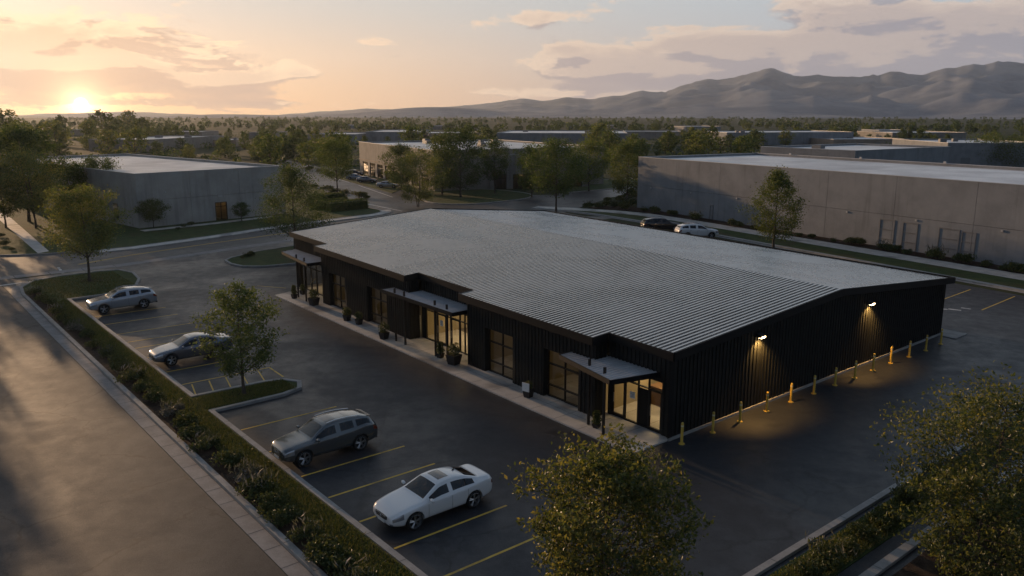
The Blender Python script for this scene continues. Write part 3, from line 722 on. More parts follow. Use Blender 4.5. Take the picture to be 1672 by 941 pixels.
def canopy(poly, z, tilt, posts, stubs=True):
    """poly of (a, b); a thin ribbed roof inside a black rim on slim posts that stand through it"""
    pts = [Vector(L_(*p)[:2]) for p in poly]
    zf = lambda x, y: z + tilt*y
    mb = MB(); mb.prism([(p.x, p.y) for p in pts], lambda x, y: zf(x, y)-.05, lambda x, y: zf(x, y)-.004)
    can = mb.build('canopy', M['trim'], BLD)
    mb = MB()
    for p, q in zip(pts, pts[1:]+pts[:1]):
        d = (q-p).normalized(); n = Vector((-d.y, d.x)); c = sum(pts, Vector((0, 0)))/len(pts)
        if n.dot(c-p) < 0: n = -n
        n *= .06
        v = [(p.x-n.x, p.y-n.y), (q.x-n.x, q.y-n.y), (q.x, q.y), (p.x, p.y)]
        mb.prism(v, lambda x, y: zf(x, y)-.19, lambda x, y: zf(x, y)+.055)
    mb.build('rim', M['trim'], can)
    # ribbed top: lines along b across the width in a, clipped to the polygon
    mb = MB(); a0 = min(p[0] for p in poly); a1 = max(p[0] for p in poly); per = .26; vs = []; rows = []
    def span(a):
        xs = []
        for p, q in zip(poly, poly[1:]+poly[:1]):
            if (p[0]-a)*(q[0]-a) < 0 or p[0] == a:
                if q[0] != p[0]: xs.append(p[1]+(q[1]-p[1])*(a-p[0])/(q[0]-p[0]))
        return (min(xs), max(xs)) if len(xs) > 1 else None
    a = a0+.02
    while a < a1-.02:
        for o, h in ((0, 0), (.15, 0), (.18, .035), (.235, .035)):
            if a+o < a1-.02:
                sp = span(a+o)
                if sp: rows.append((a+o, h, sp))
        a += per
    for q, h, (b0, b1) in rows:
        for b in (b0+.01, b1-.01):
            x, y, _ = L_(q, b); vs.append((x, y, zf(x, y)+.006+h))
    mb.add(vs, [(2*i, 2*i+1, 2*i+3, 2*i+2) for i in range(len(rows)-1)]); mb.build('canopy_roof', M['canopy_metal'], can)
    for a, b in posts:
        x, y, _ = L_(a, b); h = zf(x, y) + (.34 if stubs else -.02)
        MB().box(x-.055, x+.055, y-.055, y+.055, .08, h).build('post', M['post'], can)
    return can
canopy([(.75, RBk-.03), (1.45, -2.55), (6.0, -1.72), (6.0, -.88), (4.38, -.88), (4.38, RBk-.03)], 3.2, 0, [(2.35, -2.02), (3.75, -1.70)])
canopy([(15.98, RBk-.03), (15.98, -1.75), (24.6, -1.95), (24.6, -.88), (22.62, -.88), (22.62, RBk-.03)], 3.42, .002, [(17.0, -1.50), (18.4, -1.50), (21.9, -1.72), (23.1, -1.76)])
canopy([(37.1, RBk-.03), (37.1, -1.95), (43.9, -1.3), (44.9, 1.6), (43.4, RBk-.03)], 3.42, .001, [(38.2, -1.72), (40.1, -1.6)])
canopy([(.3, 30.75), (.3, 32.4), (3.6, 32.4), (3.6, 30.75)], 3.72, 0, [(3.4, 32.2)], False)

def storefront(a0, a1, b, z0, z1, verts, bars, doors=(), glass='glass', solid=()):
    """one glazed front: black frame with its panes as children"""
    fw = .06
    def P(a, o=0.0): x, y, _ = L_(a, b); return x+o, y
    mb = MB()
    def stick(aa, ab, za, zb_, dep=.10):
        x0, y0 = P(aa); x1, y1 = P(ab); mb.box(min(x0, x1)-dep/2, max(x0, x1)+dep/2, y0, y1, za, zb_)
    for a in [a0] + list(verts) + [a1-fw]: stick(a, a+fw, z0, z1)
    cells = list(zip([a0]+list(verts), list(verts)+[a1-fw]))
    for c0, c1 in cells:
        for z in [z0, z1-fw] + list(bars): stick(c0+fw, c1, z, z+fw, .096)
    for i in doors:
        c0, c1 = cells[i]
        for z in (z0+fw, 2.12): stick(c0+fw, c1, z, z+.10, .085)
        stick(c0+fw, c0+fw+.08, z0+.16, 2.12, .08); stick(c1-.08, c1, z0+.16, 2.12, .08)
    fr = mb.build('shopfront', M['bronze'], BLD)
    mb = MB()
    for i, (c0, c1) in enumerate(cells):
        if i in solid: continue
        x0, y0 = P(c0+fw); x1, y1 = P(c1); mb.add([(x0, y0, z0+fw), (x1, y1, z0+fw), (x1, y1, z1-fw), (x0, y0, z1-fw)], [(3, 2, 1, 0)])
    mb.build('pane', M[glass], fr)
    for i in solid:
        c0, c1 = cells[i]; x0, y0 = P(c0+fw); x1, y1 = P(c1)
        MB().box(min(x0, x1)-.02, max(x0, x1)+.02, y0, y1, z0+fw, z1-.7).build('door_leaf', M['trim'], fr)
    for i in doors:
        c0, c1 = cells[i]; x, y = P(c1-.16, -.09); MB().tube((x, y, .85), (x, y, 1.35), .018, n=6).build('door_handle', M['steel'], fr)
    return fr
for wins, bb in ((WIN[1], BB), (WIN[2], BB)):
    for w0, w1 in wins:
        storefront(w0+.02, w1-.02, bb+.34, .08, 2.85, [w0+(w1-w0)*.48], [.72, 1.95], glass='glass')
        for a in (w0-.02, w1): MB().box(shear(a, bb)+.02, shear(a, bb)+.40, a, a+.02, .08, 2.86).build('window_reveal', M['siding'], BLD)
storefront(SF['near'][0], SF['near'][1], RBk+.10, .08, 2.78, [1.45, 2.15, 3.05], [2.16], doors=(0, 3), solid=(1,))
storefront(SF['mid'][0], SF['mid'][1], RBk+.10, .08, 2.78, [16.75, 17.55, 18.1, 19.2, 19.75, 20.9], [2.16], doors=(3, 5))
storefront(SF['far'][0], SF['far'][1], RBk+.10, .08, 2.78, [39, 40.3, 41.5, 42.6], [2.16], doors=(2,))
# rooms behind the glass
mb = MB(); mb.add([L_(.2, -.6, .07), L_(44.2, -.6, .07), L_(44.2, 7.2, .07), L_(.2, 7.2, .07)], [(0, 3, 2, 1)]); mb.build('room_floor', M['int_floor'], BLD)
mb = MB()
mb.prism([L_(*p)[:2] for p in ((.25, 6.9), (44.1, 6.9), (44.1, 7.0), (.25, 7.0))], .07, 3.1)
for a in (4.5, 10.1, 15.5, 22.9, 30.6, 36.8): mb.prism([L_(*p)[:2] for p in ((a, .25 if a in (4.5, 15.5, 22.9, 36.8) else -.45), (a, 6.88), (a+.1, 6.88), (a+.1, .25 if a in (4.5, 15.5, 22.9, 36.8) else -.45))], .07, 3.1)
mb.build('partition', M['int_wall'], BLD)
mb = MB()
for a0, a1 in ((.2, 4.4), (4.65, 15.4), (15.65, 22.85), (23.05, 36.7), (36.95, 44.1)):
    bq = -.55 if a0 in (4.65, 23.05) else .45
    mb.prism([L_(*p)[:2] for p in ((a0, bq), (a1, bq), (a1, 6.85), (a0, 6.85))], 3.12, 3.18)
mb.build('room_ceiling', M['int_wall'], BLD)
def counter(a, b, w, d, h, nm, label, mat, rz=0):
    t = thing(nm, label, 'furniture', G(a, shear(a, b), .075), TH)
    mb = MB(); mb.box(-d/2, d/2, -w/2, w/2, 0, h-.05); mb.build('body', M[mat], t)
    mb = MB(); mb.box(-d/2-.05, d/2+.05, -w/2-.05, w/2+.05, h-.05, h); mb.build('top', M['wood'], t)
    return t
counter(2.9, 3.4, 1.8, .7, 1.05, 'reception_counter', 'wooden counter inside the entry nearest the gable lamps', 'wood')
counter(19.4, 3.6, 2.4, .8, 1.1, 'reception_counter', 'wooden counter inside the middle shop entry', 'int_wall')
counter(40.2, 3.6, 2.0, .8, 1.05, 'reception_counter', 'wooden counter inside the shop entry at the far end', 'wood')
def chair_(a, b, rz, label):
    t = thing('armchair', label, 'chair', G(a, shear(a, b), .075), TH+rz)
    MB().box(-.38, .38, -.4, .4, .12, .44).build('seat', M['sofa'], t); MB().box(.26, .42, -.42, .42, .12, .88).build('backrest', M['sofa'], t)
    for s in (-1, 1): MB().box(-.36, .4, s*.42-.06, s*.42+.06, .05, .62).build('armrest', M['sofa'], t)
chair_(1.2, 2.4, 0.3, 'grey armchair behind the glass at the corner of the black building')
chair_(7.0, 2.2, 2.8, 'grey armchair behind the shop window beside the entry nearest the lamps')
chair_(12.5, 2.4, .2, 'grey armchair behind the second shop window from the gable corner')
chair_(27.6, 2.3, 2.7, 'grey armchair behind the shop window left of the middle entry')
for (a, w) in ((2.2, .8), (7.2, 1.1), (12.4, .9), (18.6, 1.2), (27.6, 1.1), (34.2, 1.0), (41, 1.0)):
    x, y, _ = L_(a, 6.86); mb = MB(); mb.box(x-.03, x-.001, y-w/2, y+w/2, 1.2, 2.1)
    mb.build('picture_frame', M['bronze'], BLD); mb = MB(); mb.box(x-.034, x-.031, y-w/2+.08, y+w/2-.08, 1.28, 2.02); mb.build('picture_panel', M['paper'], BLD)
# desks, screens and inner doors seen through the glass
def desk(a, b, rz, label):
    t = thing('desk', label, 'furniture', G(a, shear(a, b), .075), TH+rz)
    MB().box(-.36, .36, -.8, .8, .70, .75).build('top', M['wood'], t)
    for s in (-.76, .72): MB().box(-.33, .33, s, s+.04, 0, .70).build('side', M['sofa'], t)
    MB().box(.28, .31, -.72, .72, .2, .70).build('modesty_panel', M['sofa'], t)
def screen(a, b, z, label):
    t = thing('screen', label, 'screen', G(a, shear(a, b), .075+z), TH+.4)
    MB().box(-.015, .015, -.30, .30, .12, .50).build('panel', M['paper'], t); MB().box(-.02, .02, -.03, .03, .012, .13).build('stand', M['blk'], t); MB().box(-.1, .1, -.14, .14, 0, .012).build('foot', M['blk'], t)
for a, b, w in ((6.5, 1.6, 'beside the entry nearest the gable lamps'), (12.1, 1.8, 'left of the white card planter'), (27.2, 1.7, 'left of the middle entry'), (34.0, 1.7, 'nearest the far entry')):
    desk(a, b, .2, 'dark desk behind the shop window %s' % w); screen(a+.2, b, .752, 'pale screen standing on the desk behind the window %s' % w)
for a in (1.0, 3.6, 5.6, 8.6, 11.0, 13.6, 16.4, 21.6, 26, 29.3, 33, 35.6, 38.6, 42.6):
    x, y, _ = L_(a, 6.86); MB().box(x-.04, x-.002, y-.45, y+.45, .08, 2.15).build('inner_door', M['wood'], BLD)
# notices taped inside the doors (unreadable at any distance)
def notice(a, z, w, h, label):
    x, y, _ = L_(a, RBk+.10); t = thing('door_notice', label, 'notice', C0, TH)
    MB().box(x-.06, x-.055, y-w/2, y+w/2, z-h/2, z+h/2).build('sheet', M['paper'], t)
    mb = MB()
    for k in range(4): mb.box(x-.063, x-.0605, y-w*.36, y+w*(.36 if k % 2 else .2), z+h*.3-k*h*.19, z+h*.3-k*h*.19+h*.06)
    mb.build('print', M['ink'], t)
notice(2.55, 1.55, .34, .36, 'white printed notice on the glass of the entry nearest the gable')
notice(20.3, 1.6, .36, .40, 'white printed notice on the glass of the middle entry')
# warm lamps in the rooms
def area(name, loc, size, power, col=(1.0, .72, .38), rot=(0, 0, 0)):
    l = bpy.data.lights.new(name, 'AREA'); l.shape = 'RECTANGLE'; l.size, l.size_y = size; l.energy = power; l.color = col
    o = bpy.data.objects.new(name, l); COL.objects.link(o); o.location = loc; o.rotation_euler = rot; return o
for a, b, p, sz in ((2.3, 3.2, ROOM_P*1.25, 3), (7.3, 3.0, ROOM_P*.14, 3), (12.7, 3.0, ROOM_P*.14, 3), (19.2, 3.2, ROOM_P*1.7, 5), (27, 3.0, ROOM_P*.15, 4), (33.8, 3.0, ROOM_P*.15, 4), (40.5, 3.2, ROOM_P*1.0, 4)):
    area('ceiling_light', G(a, shear(a, b), 3.08), (2.2, sz), p, rot=(0, 0, TH))
# ceiling light fittings seen through the glass
for a in (2.3, 7.3, 12.7, 17.8, 20.6, 27, 33.8, 40.5):
    x, y, _ = L_(a, 3.1); MB().box(x-.6, x+.6, y-.12, y+.12, 3.095, 3.115).build('ceiling_fitting', M['lens_dim'], BLD)

# wall lamps on the gable
def wall_lamp(b, label):
    p = G(-.06, shear(0, b), 4.02); t = thing('wall_lamp', label, 'lamp', p, TH, 'wall lamps on the black gable')
    mb = MB(); mb.add([(-.20, 0, -.10), (.20, 0, -.10), (.20, 0, .14), (-.20, 0, .14), (-.20, -.30, -.06), (.20, -.30, -.06), (.20, -.26, .04), (-.20, -.26, .04)],
                      [(0, 1, 2, 3), (7, 6, 5, 4), (0, 4, 5, 1), (1, 5, 6, 2), (2, 6, 7, 3), (3, 7, 4, 0)]); mb.build('housing', M['housing'], t)
    mb = MB(); mb.box(-.15, .15, -.27, -.08, -.112, -.085); mb.box(-.16, .16, -.312, -.29, -.055, .0); mb.build('lens', M['lens'], t)
    l = bpy.data.lights.new('wall_lamp_light', 'SPOT'); l.energy = LAMP_P; l.color = (1, .55, .16); l.spot_size = math.radians(118); l.spot_blend = .6; l.shadow_soft_size = .10
    o = bpy.data.objects.new('wall_lamp_light', l); COL.objects.link(o); o.location = G(-.30, shear(0, b), 3.86)
    dr = (U*.22 + Vector((0, 0, -1))).normalized(); o.rotation_euler = dr.to_track_quat('-Z', 'Y').to_euler()
wall_lamp(7.2, 'lit wall lamp on the black gable nearer the front corner'); wall_lamp(19.0, 'lit wall lamp on the black gable nearer the rear corner')

# bollards
def bollard(label):
    t = thing('bollard', label, 'bollard', (0, 0, 0), 0, 'yellow bollards along the black gable')
    mb = MB(); mb.lathe([(.066, 0), (.066, 1.02), (.060, 1.06), (.040, 1.09), (0, 1.10)], 14); mb.build('pipe', M['yellow_post'], t, True)
    mb = MB(); mb.lathe([(0, .0), (.15, .0), (.15, .03), (.08, .04)], 14); mb.build('base_plate', M['yellow_post'], t)
    mb = MB(); mb.lathe([(.067, .88), (.069, .885), (.069, .955), (.067, .96)], 14); mb.build('band', M['reflect_band'], t)
    return t
BP = [(-.71,.27),(-.8,2.57),(-.81,4.83),(-.84,7.17),(-.87,9.43),(-.95,11.66),(-.98,13.91),(-1.06,16.04),(-1.04,18.29),(-1.02,20.61),(-1.15,22.87),(-1.2,25.16),(-1.16,27.54)]
ORD = ['first', 'second', 'third', 'fourth', 'fifth', 'sixth', 'seventh', 'eighth', 'ninth', 'tenth', 'eleventh', 'twelfth', 'thirteenth', 'fourteenth', 'fifteenth', 'sixteenth', 'seventeenth', 'eighteenth', 'nineteenth', 'twentieth']
proto = bollard('')
for i, (a, b) in enumerate(BP):
    o = proto if i == 0 else copy_tree(proto); place(o, G(a, b, 0.0), TH)
    o['label'] = {0: 'yellow bollard at the front corner of the black building', 12: 'yellow bollard standing at the rear corner of the black gable', 3: 'yellow bollard lit below the wall lamp nearer the front corner', 8: 'yellow bollard lit below the wall lamp nearer the rear corner'}.get(i, '%s yellow bollard along the black gable counted from the front corner' % ORD[i])

# planters by the shop doors
def leaf_ball(seed, r, n, sz, zc, flat=1.0, spread=(.55, 1.0)):
    rg = np.random.default_rng(seed); d = rg.normal(size=(n, 3)); d /= np.linalg.norm(d, axis=1)[:, None]
    c = d*(r*rg.uniform(spread[0], spread[1], n))[:, None]; c[:, 2] = c[:, 2]*flat + zc
    return leaf_quads(c, d, sz, rg)
def leaf_quads(c, d, sz, rg, wid=.5):
    n = len(c); t = rg.normal(size=(n, 3)) + d*.6; t /= np.linalg.norm(t, axis=1)[:, None]
    s = np.cross(t, rg.normal(size=(n, 3))); s /= np.linalg.norm(s, axis=1)[:, None]
    nn = np.cross(t, s); L = (sz*rg.uniform(.6, 1.25, n))[:, None]
    v = np.stack([c - t*L*.5, c + s*L*wid*.5 + nn*L*.10, c + t*L*.5, c - s*L*wid*.5 + nn*L*.10], 1).reshape(-1, 3)
    return v
def add_quads(mb, v, mi=0):
    o = len(mb.v); mb.v += [tuple(p) for p in v.tolist()]; n = len(v)//4
    mb.f += [(o+4*i, o+4*i+1, o+4*i+2, o+4*i+3) for i in range(n)]; mb.m += [mi]*n; return mb
def planter(a, b, h, w, pr, kind, label):
    t = thing('planter', label, 'planter', G(a, b, .08), TH+.2, 'planters by the shop doors')
    mb = MB(); q = w*.36; k = w*.5
    mb.add([(-q,-q,0),(q,-q,0),(q,q,0),(-q,q,0),(-k,-k,h),(k,-k,h),(k,k,h),(-k,k,h),(-k*.85,-k*.85,h),(k*.85,-k*.85,h),(k*.85,k*.85,h),(-k*.85,k*.85,h),(-k*.85,-k*.85,h-.06),(k*.85,-k*.85,h-.06),(k*.85,k*.85,h-.06),(-k*.85,k*.85,h-.06)],
           [(3,2,1,0)] + [(i,(i+1)%4,4+(i+1)%4,4+i) for i in range(4)] + [(4+i,4+(i+1)%4,8+(i+1)%4,8+i) for i in range(4)] + [(8+i,8+(i+1)%4,12+(i+1)%4,12+i) for i in range(4)] + [(12,13,14,15)])
    mb.build('pot', M['pot'], t)
    mb = MB(); add_quads(mb, leaf_ball(int(a*7), pr, 420, .13, h+pr*.72, 1.0 if kind != 'tall' else 1.0, (.35, 1.0)))
    if kind == 'tall': add_quads(mb, leaf_ball(int(a*9), pr*.8, 320, .12, h+pr*2.0, 1.1, (.3, 1.0)))
    mb.build('shrub', M['leaf_shrub'], t)
    if kind == 'box':
        MB().box(-w*.56, -w*.45, -w*.5, w*.46, h-.10, h+.38).build('card', M['paper'], t)
for q in ((39.9, -.75, .38, .42, .28, 'tall', 'slim dark topiary planter beside the outer post of the far entry'), (40.9, .55, .35, .5, .33, '', 'round leafy planter behind the posts of the far entry'),
          (36.6, -.55, .62, .72, .46, '', 'large black planter with a round bush at the far bay corner'), (30.3, -.9, .46, .5, .36, '', 'black planter between the two windows, nearer the far entry'),
          (28.75, -.75, .42, .46, .34, '', 'black planter at the edge of the window left of the middle entry'), (24.1, -1.35, .50, .56, .42, '', 'black planter with a spreading bush left of the middle canopy posts'),
          (17.95, -.85, .30, .42, .28, 'tall', 'slim two-ball topiary between the middle canopy posts'), (16.3, -.95, .62, .76, .46, '', 'largest black planter with a dense bush right of the middle entry'),
          (8.75, -1.28, .50, .50, .26, 'box', 'square black planter with a white card between the near bay windows'), (3.2, -1.55, .22, .36, .25, 'tall', 'slim dark topiary beside the canopy post of the near entry')):
    planter(*q)
# ------------------------------------------------------------------ trees and shrubs
def tree_parts(seed, H, R, zb, nl, leaf, shape='oval', nlimb=20, r0=.14, sig=.20, multi=1, lean=.03, droop=0.0, sub=4, jit=False):
    """tapered trunk with limbs (MB) and leaf corners (array); crown from zb to H, widest radius R"""
    rg = np.random.default_rng(seed); wood = MB()
    def env(h):
        if shape == 'oval': return max(.10, math.sin(math.pi*min(.97, max(.05, h*.86+.10)))**.75)
        if shape == 'cone': return max(.07, (1-h)**.72*(.55+.9*min(1, h*3.2))*.98)
        if shape == 'round': return max(.15, math.sqrt(max(0.02, 1-(2*h-1.0)**2)))
        if shape == 'spread': return max(.2, (h*1.15+.25)**.5*math.sqrt(max(.03, 1-h**2.4)))
        return .3
    cl = []; n = 7; tight = []
    for mtr in range(multi):
        off = Vector((rg.normal()*.05, rg.normal()*.05, 0)) if multi == 1 else Vector((.16*math.cos(mtr*2.2+seed), .16*math.sin(mtr*2.2+seed), 0))
        top = H*.93; tp = []
        for k in range(9):
            z = top*k/8; sp = 0 if multi == 1 else R*.35*(z/top)**1.2
            tp.append(Vector((off.x*(1+0*z) + rg.normal()*lean*H*.12*(k > 0) + sp*off.x/.16*(multi > 1), off.y + rg.normal()*lean*H*.12*(k > 0) + sp*off.y/.16*(multi > 1), z)))
        for k in range(8):
            ra = r0*(1-k/8.6)/multi**.5; rb = r0*(1-(k+1)/8.6)/multi**.5
            if k == 0: ra *= 1.35
            wood.tube(tp[k], tp[k+1], ra, rb, n, cap=False)
        nb = nlimb//multi
        for i in range(nb):
            h = (i+.5)/nb; h = h**.9; z = zb + (H-zb)*h*.93; z0 = max(zb*.72, z - (H-zb)*(.10+.22*(1-h)))
            q = z0/top*8; kk = min(7, int(q)); base = tp[kk].lerp(tp[kk+1], q-kk)
            a = i*2.39996 + rg.uniform(-.35, .35) + mtr*2.1; rr = R*env(h)*(rg.uniform(.60, 1.0) if jit else rg.uniform(.72, 1.08))
            end = Vector((base.x + rr*math.cos(a), base.y + rr*math.sin(a), z + rr*rg.uniform(.02, .28) - droop*rr))
            mid = base.lerp(end, .5) + Vector((0, 0, -.06*rr + rg.normal()*.03*rr))
            rb = max(.018, r0*.40*(1-.75*h)/multi**.5)
            wood.tube(base, mid, rb, rb*.65, 5, cap=False); wood.tube(mid, end, rb*.65, rb*.2, 5, cap=False)
            cl.append((end, 1.0)); cl.append((mid.lerp(end, .45), .9))
            if rr > R*.5: cl.append((base.lerp(mid, .75), .55))
            if jit:
                q = (end-base).normalized()
                for s in range(3):
                    e3 = end + (q + Vector((rg.normal()*.5, rg.normal()*.5, rg.normal()*.4+.15))).normalized()*R*rg.uniform(.10, .30)
                    wood.tube(end, e3, rb*.2, rb*.08, 4, cap=False)
                    for w_ in (.35, .7, 1.0): cl.append((end.lerp(e3, w_), .13)); tight.append(len(cl)-1)
            for s in range(sub):
                f = rg.uniform(.35, .95); p = base.lerp(mid, f*2) if f < .5 else mid.lerp(end, f*2-1)
                an = a + rg.choice((-1, 1))*rg.uniform(.5, 1.25); ll = rr*rg.uniform(.22, .48)
                e2 = p + Vector((ll*math.cos(an), ll*math.sin(an), ll*rg.uniform(-.15, .55)))
                wood.tube(p, e2, rb*.38, rb*.12, 4, cap=False); cl.append((e2, .75)); cl.append((p.lerp(e2, .5), .5))
        cl.append((tp[-1] + Vector((0, 0, H*.03)), .8)); cl.append((tp[-2], .8))
    C = np.array([tuple(c[0]) for c in cl]); Wt = np.array([c[1] for c in cl]); pr = Wt/Wt.sum()
    idx = rg.choice(len(C), nl, p=pr)
    s = sig*R*(0.55+.75*rg.random(len(C)))
    if tight: s[tight] *= .38
    d = rg.normal(size=(nl, 3)); r = np.linalg.norm(d, axis=1); d /= r[:, None]
    rad = np.minimum(r, 2.1)*.62
    c = C[idx] + d*(rad*s[idx])[:, None]*np.array([1, 1, .72])
    c[:, 2] = np.maximum(c[:, 2], zb*.62)
    out = d + np.array([0, 0, .25])
    return wood, leaf_quads(c, out, leaf, rg, .55)
def make_tree(name, label, mat='leaf', group=None, cat='tree', one=False, **k):
    wood, v = tree_parts(**k)
    if one:
        nwood = len(wood.f); add_quads(wood, v, 1); o = wood.build(name, [M['bark'], M[mat]]); tag(o, label, cat, group); return o
    t = thing(name, label, cat, (0, 0, 0), 0, group)
    wood.build('trunk', M['bark'], t, True); mb = MB(); add_quads(mb, v); mb.build('crown', M[mat], t); return t
R_ = random.Random(11)
def put_tree(px, py, ptop, pw, name, label, mat, seed, shape='oval', zbf=.28, nl=5200, leaf=.17, z=0.08, pos=None, H=None, **k):
    p = pos if pos is not None else at(px, py, z); dist = math.hypot(p.x, p.y)
    if H is None:
        lo, hi = 0.5, 60
        for _ in range(50):
            m = (lo+hi)/2; q = at(px, ptop, m)
            if q.y < 0 or m > HC - .1 and ptop > Y0_: hi = m; continue
            # height whose top projects on row ptop
            c, s = math.cos(PITCH), math.sin(PITCH); dz = m - HC; yf = p.y*c - dz*s; up = p.y*s + dz*c
            if H_/2 - F_*up/yf > ptop: lo = m
            else: hi = m
        H = lo
    c, s = math.cos(PITCH), math.sin(PITCH); depth = p.y*c + (HC - H*.55)*s
    R = pw/2*depth/F_
    nl = int(nl*2.2) if nl < 10000 else int(nl*1.45); k['sig'] = k.get('sig', .2)*(1.22 if nl < 20000 else 1.05)
    t = make_tree(name, label, mat, seed=seed, H=H*.97-z, R=R*.93, zb=H*zbf, nl=nl, leaf=leaf, shape=shape, r0=max(.07, H*.0135), **k)
    place(t, (p.x, p.y, z), R_.uniform(0, 6.28)); return t
put_tree(148, 460, 298, 132, 'street_tree', 'golden green tree on the grass island above the silver suv', 'leaf_gold', 21, 'spread', .33, 6500, .19, .1, nlimb=26)
put_tree(397, 645, 455, 140, 'parking_lot_tree', 'young open tree on the island in front of the slate sedan', 'leaf_gold', 22, 'oval', .24, 4300, .15, .1, nlimb=24, sig=.17)
put_tree(482, 408, 262, 124, 'street_tree', 'conical tree beside the far left end of the black shop building', 'leaf_dark', 23, 'cone', .2, 6500, .19, .1, nlimb=30, sig=.2)
put_tree(552, 322, 222, 80, 'street_tree', 'spreading tree with a bare lower trunk by the side road hedges', 'leaf', 24, 'spread', .36, 4200, .26, nlimb=22)
put_tree(683, 338, 243, 86, 'street_tree', 'pale airy multi stemmed tree behind the left end of the black roof', 'leaf_gold', 25, 'oval', .12, 6500, .2, multi=3, nlimb=24, sig=.17)
put_tree(752, 322, 203, 92, 'street_tree', 'tallest dark tree on the centre lawn', 'leaf_dark', 26, 'oval', .16, 5200, .30, nlimb=28)
put_tree(722, 318, 212, 70, 'street_tree', 'dark tree on the centre lawn partly behind the tallest one', 'leaf_dark', 27, 'oval', .14, 3800, .30, nlimb=24)
put_tree(655, 311, 232, 62, 'street_tree', 'dark tree beside the right end of the far storefront parking', 'leaf_dark', 51, 'oval', .2, 4200, .28, nlimb=24)
put_tree(868, 322, 232, 66, 'street_tree', 'mid green tree on the centre lawn left of the broad bushy tree', 'leaf', 52, 'oval', .2, 3800, .28, nlimb=24)
put_tree(808, 316, 222, 54, 'street_tree', 'slim rounded dark tree right of the tallest tree on the centre lawn', 'leaf_dark', 28, 'oval', .30, 3200, .26, nlimb=22)
put_tree(908, 346, 222, 108, 'street_tree', 'broad bushy tree at the grass tip beyond the black roof', 'leaf', 29, 'oval', .28, 6200, .26, nlimb=28)
put_tree(962, 312, 226, 84, 'street_tree', 'mid green tree on the lawn between the broad bushy tree and the long concrete wall', 'leaf', 30, 'oval', .22, 3800, .30, nlimb=24)
put_tree(1024, 332, 224, 74, 'street_tree', 'dark tree at the left end of the long concrete wall', 'leaf_dark', 31, 'oval', .16, 4200, .28, nlimb=26)
put_tree(1262, 408, 268, 98, 'street_tree', 'lone conical tree on the verge in front of the long concrete wall', 'leaf_dark', 32, 'cone', .20, 5200, .2, nlimb=32, sig=.18)
put_tree(48, 362, 196, 125, 'large_tree', 'tallest dark tree at the left edge below the setting sun', 'leaf_dark', 33, 'oval', .2, 6200, .34, nlimb=32)
put_tree(60, 373, 240, 100, 'lawn_tree', 'lighter golden tree on the lawn beside the concrete path', 'leaf_gold', 34, 'oval', .26, 5200, .22, nlimb=28, multi=2)
put_tree(10, 372, 262, 84, 'lawn_tree', 'dark low tree at the left edge beside the concrete path', 'leaf_dark', 35, 'round', .25, 4200, .25, nlimb=22)
put_tree(168, 352, 252, 92, 'lawn_tree', 'dark dense tree against the left concrete building', 'leaf_dark', 36, 'oval', .2, 5200, .25, nlimb=26)
put_tree(118, 356, 258, 86, 'lawn_tree', 'mid green tree between the golden lawn tree and the left concrete building', 'leaf', 37, 'oval', .2, 4600, .25, nlimb=24)
put_tree(252, 373, 326, 56, 'ornamental_tree', 'small round ornamental tree at the corner of the left concrete building', 'leaf_dark', 38, 'round', .36, 2400, .16, nlimb=16)
put_tree(395, 361, 331, 32, 'ornamental_tree', 'smallest ornamental tree right of the lit doorway of the left concrete building', 'leaf_dark', 39, 'round', .3, 1500, .15, nlimb=14)
put_tree(1622, 276, 223, 122, 'rooftop_level_tree', 'wide dark tree rising behind the roof of the long concrete building', 'leaf_dark', 40, 'spread', .05, 4200, .4, nlimb=26)
# two trees close to the camera
put_tree(0, 0, 0, 290, 'foreground_tree', 'large olive leafed tree with gold highlights in its leaf colour in the foreground below the entry corner', 'leaf_fore', 41, 'round', .30, 7400, .150, .1, pos=G(-9.05, -13.75), H=6.75, nlimb=52, sub=7, sig=.135, jit=True)
put_tree(0, 0, 0, 365, 'foreground_tree', 'olive leafed tree with gold highlights in its leaf colour in the near right corner beside the planted strip', 'leaf_fore', 42, 'round', .12, 6800, .150, .1, pos=G(-13.7, 1.6), H=6.2, nlimb=54, sub=7, sig=.13, jit=True)
put_tree(0, 0, 0, 250, 'foreground_tree', 'low bushy tree at the bottom edge under the tree in the near right corner', 'leaf_fore', 43, 'round', .10, 3600, .15, .1, pos=G(-14.6, -1.9), H=4.3, nlimb=36, sub=6, sig=.11, jit=True)

# trees added out of view on the left to streak the driveway with shade
for i, (a, b, H, R) in enumerate(((76,-28.5,9.5,4.0),(88,-27.0,10.5,4.0),(99,-27.5,11,4.5),(110,-29,11,5),(93,-18.3,9,2.6),(120,-20,10.5,3.6),(66,-34,9,4))):
    t = make_tree('street_tree', 'leafy tree added out of view to shade the driveway, %s along its row' % ORD[i], 'leaf', 'added shade trees west of the driveway', seed=200+i, H=H, R=R, zb=H*.2, nl=2600, leaf=.42, shape='oval', nlimb=20, r0=.14, sub=2)
    place(t, G(a, b, 0), i*1.3)
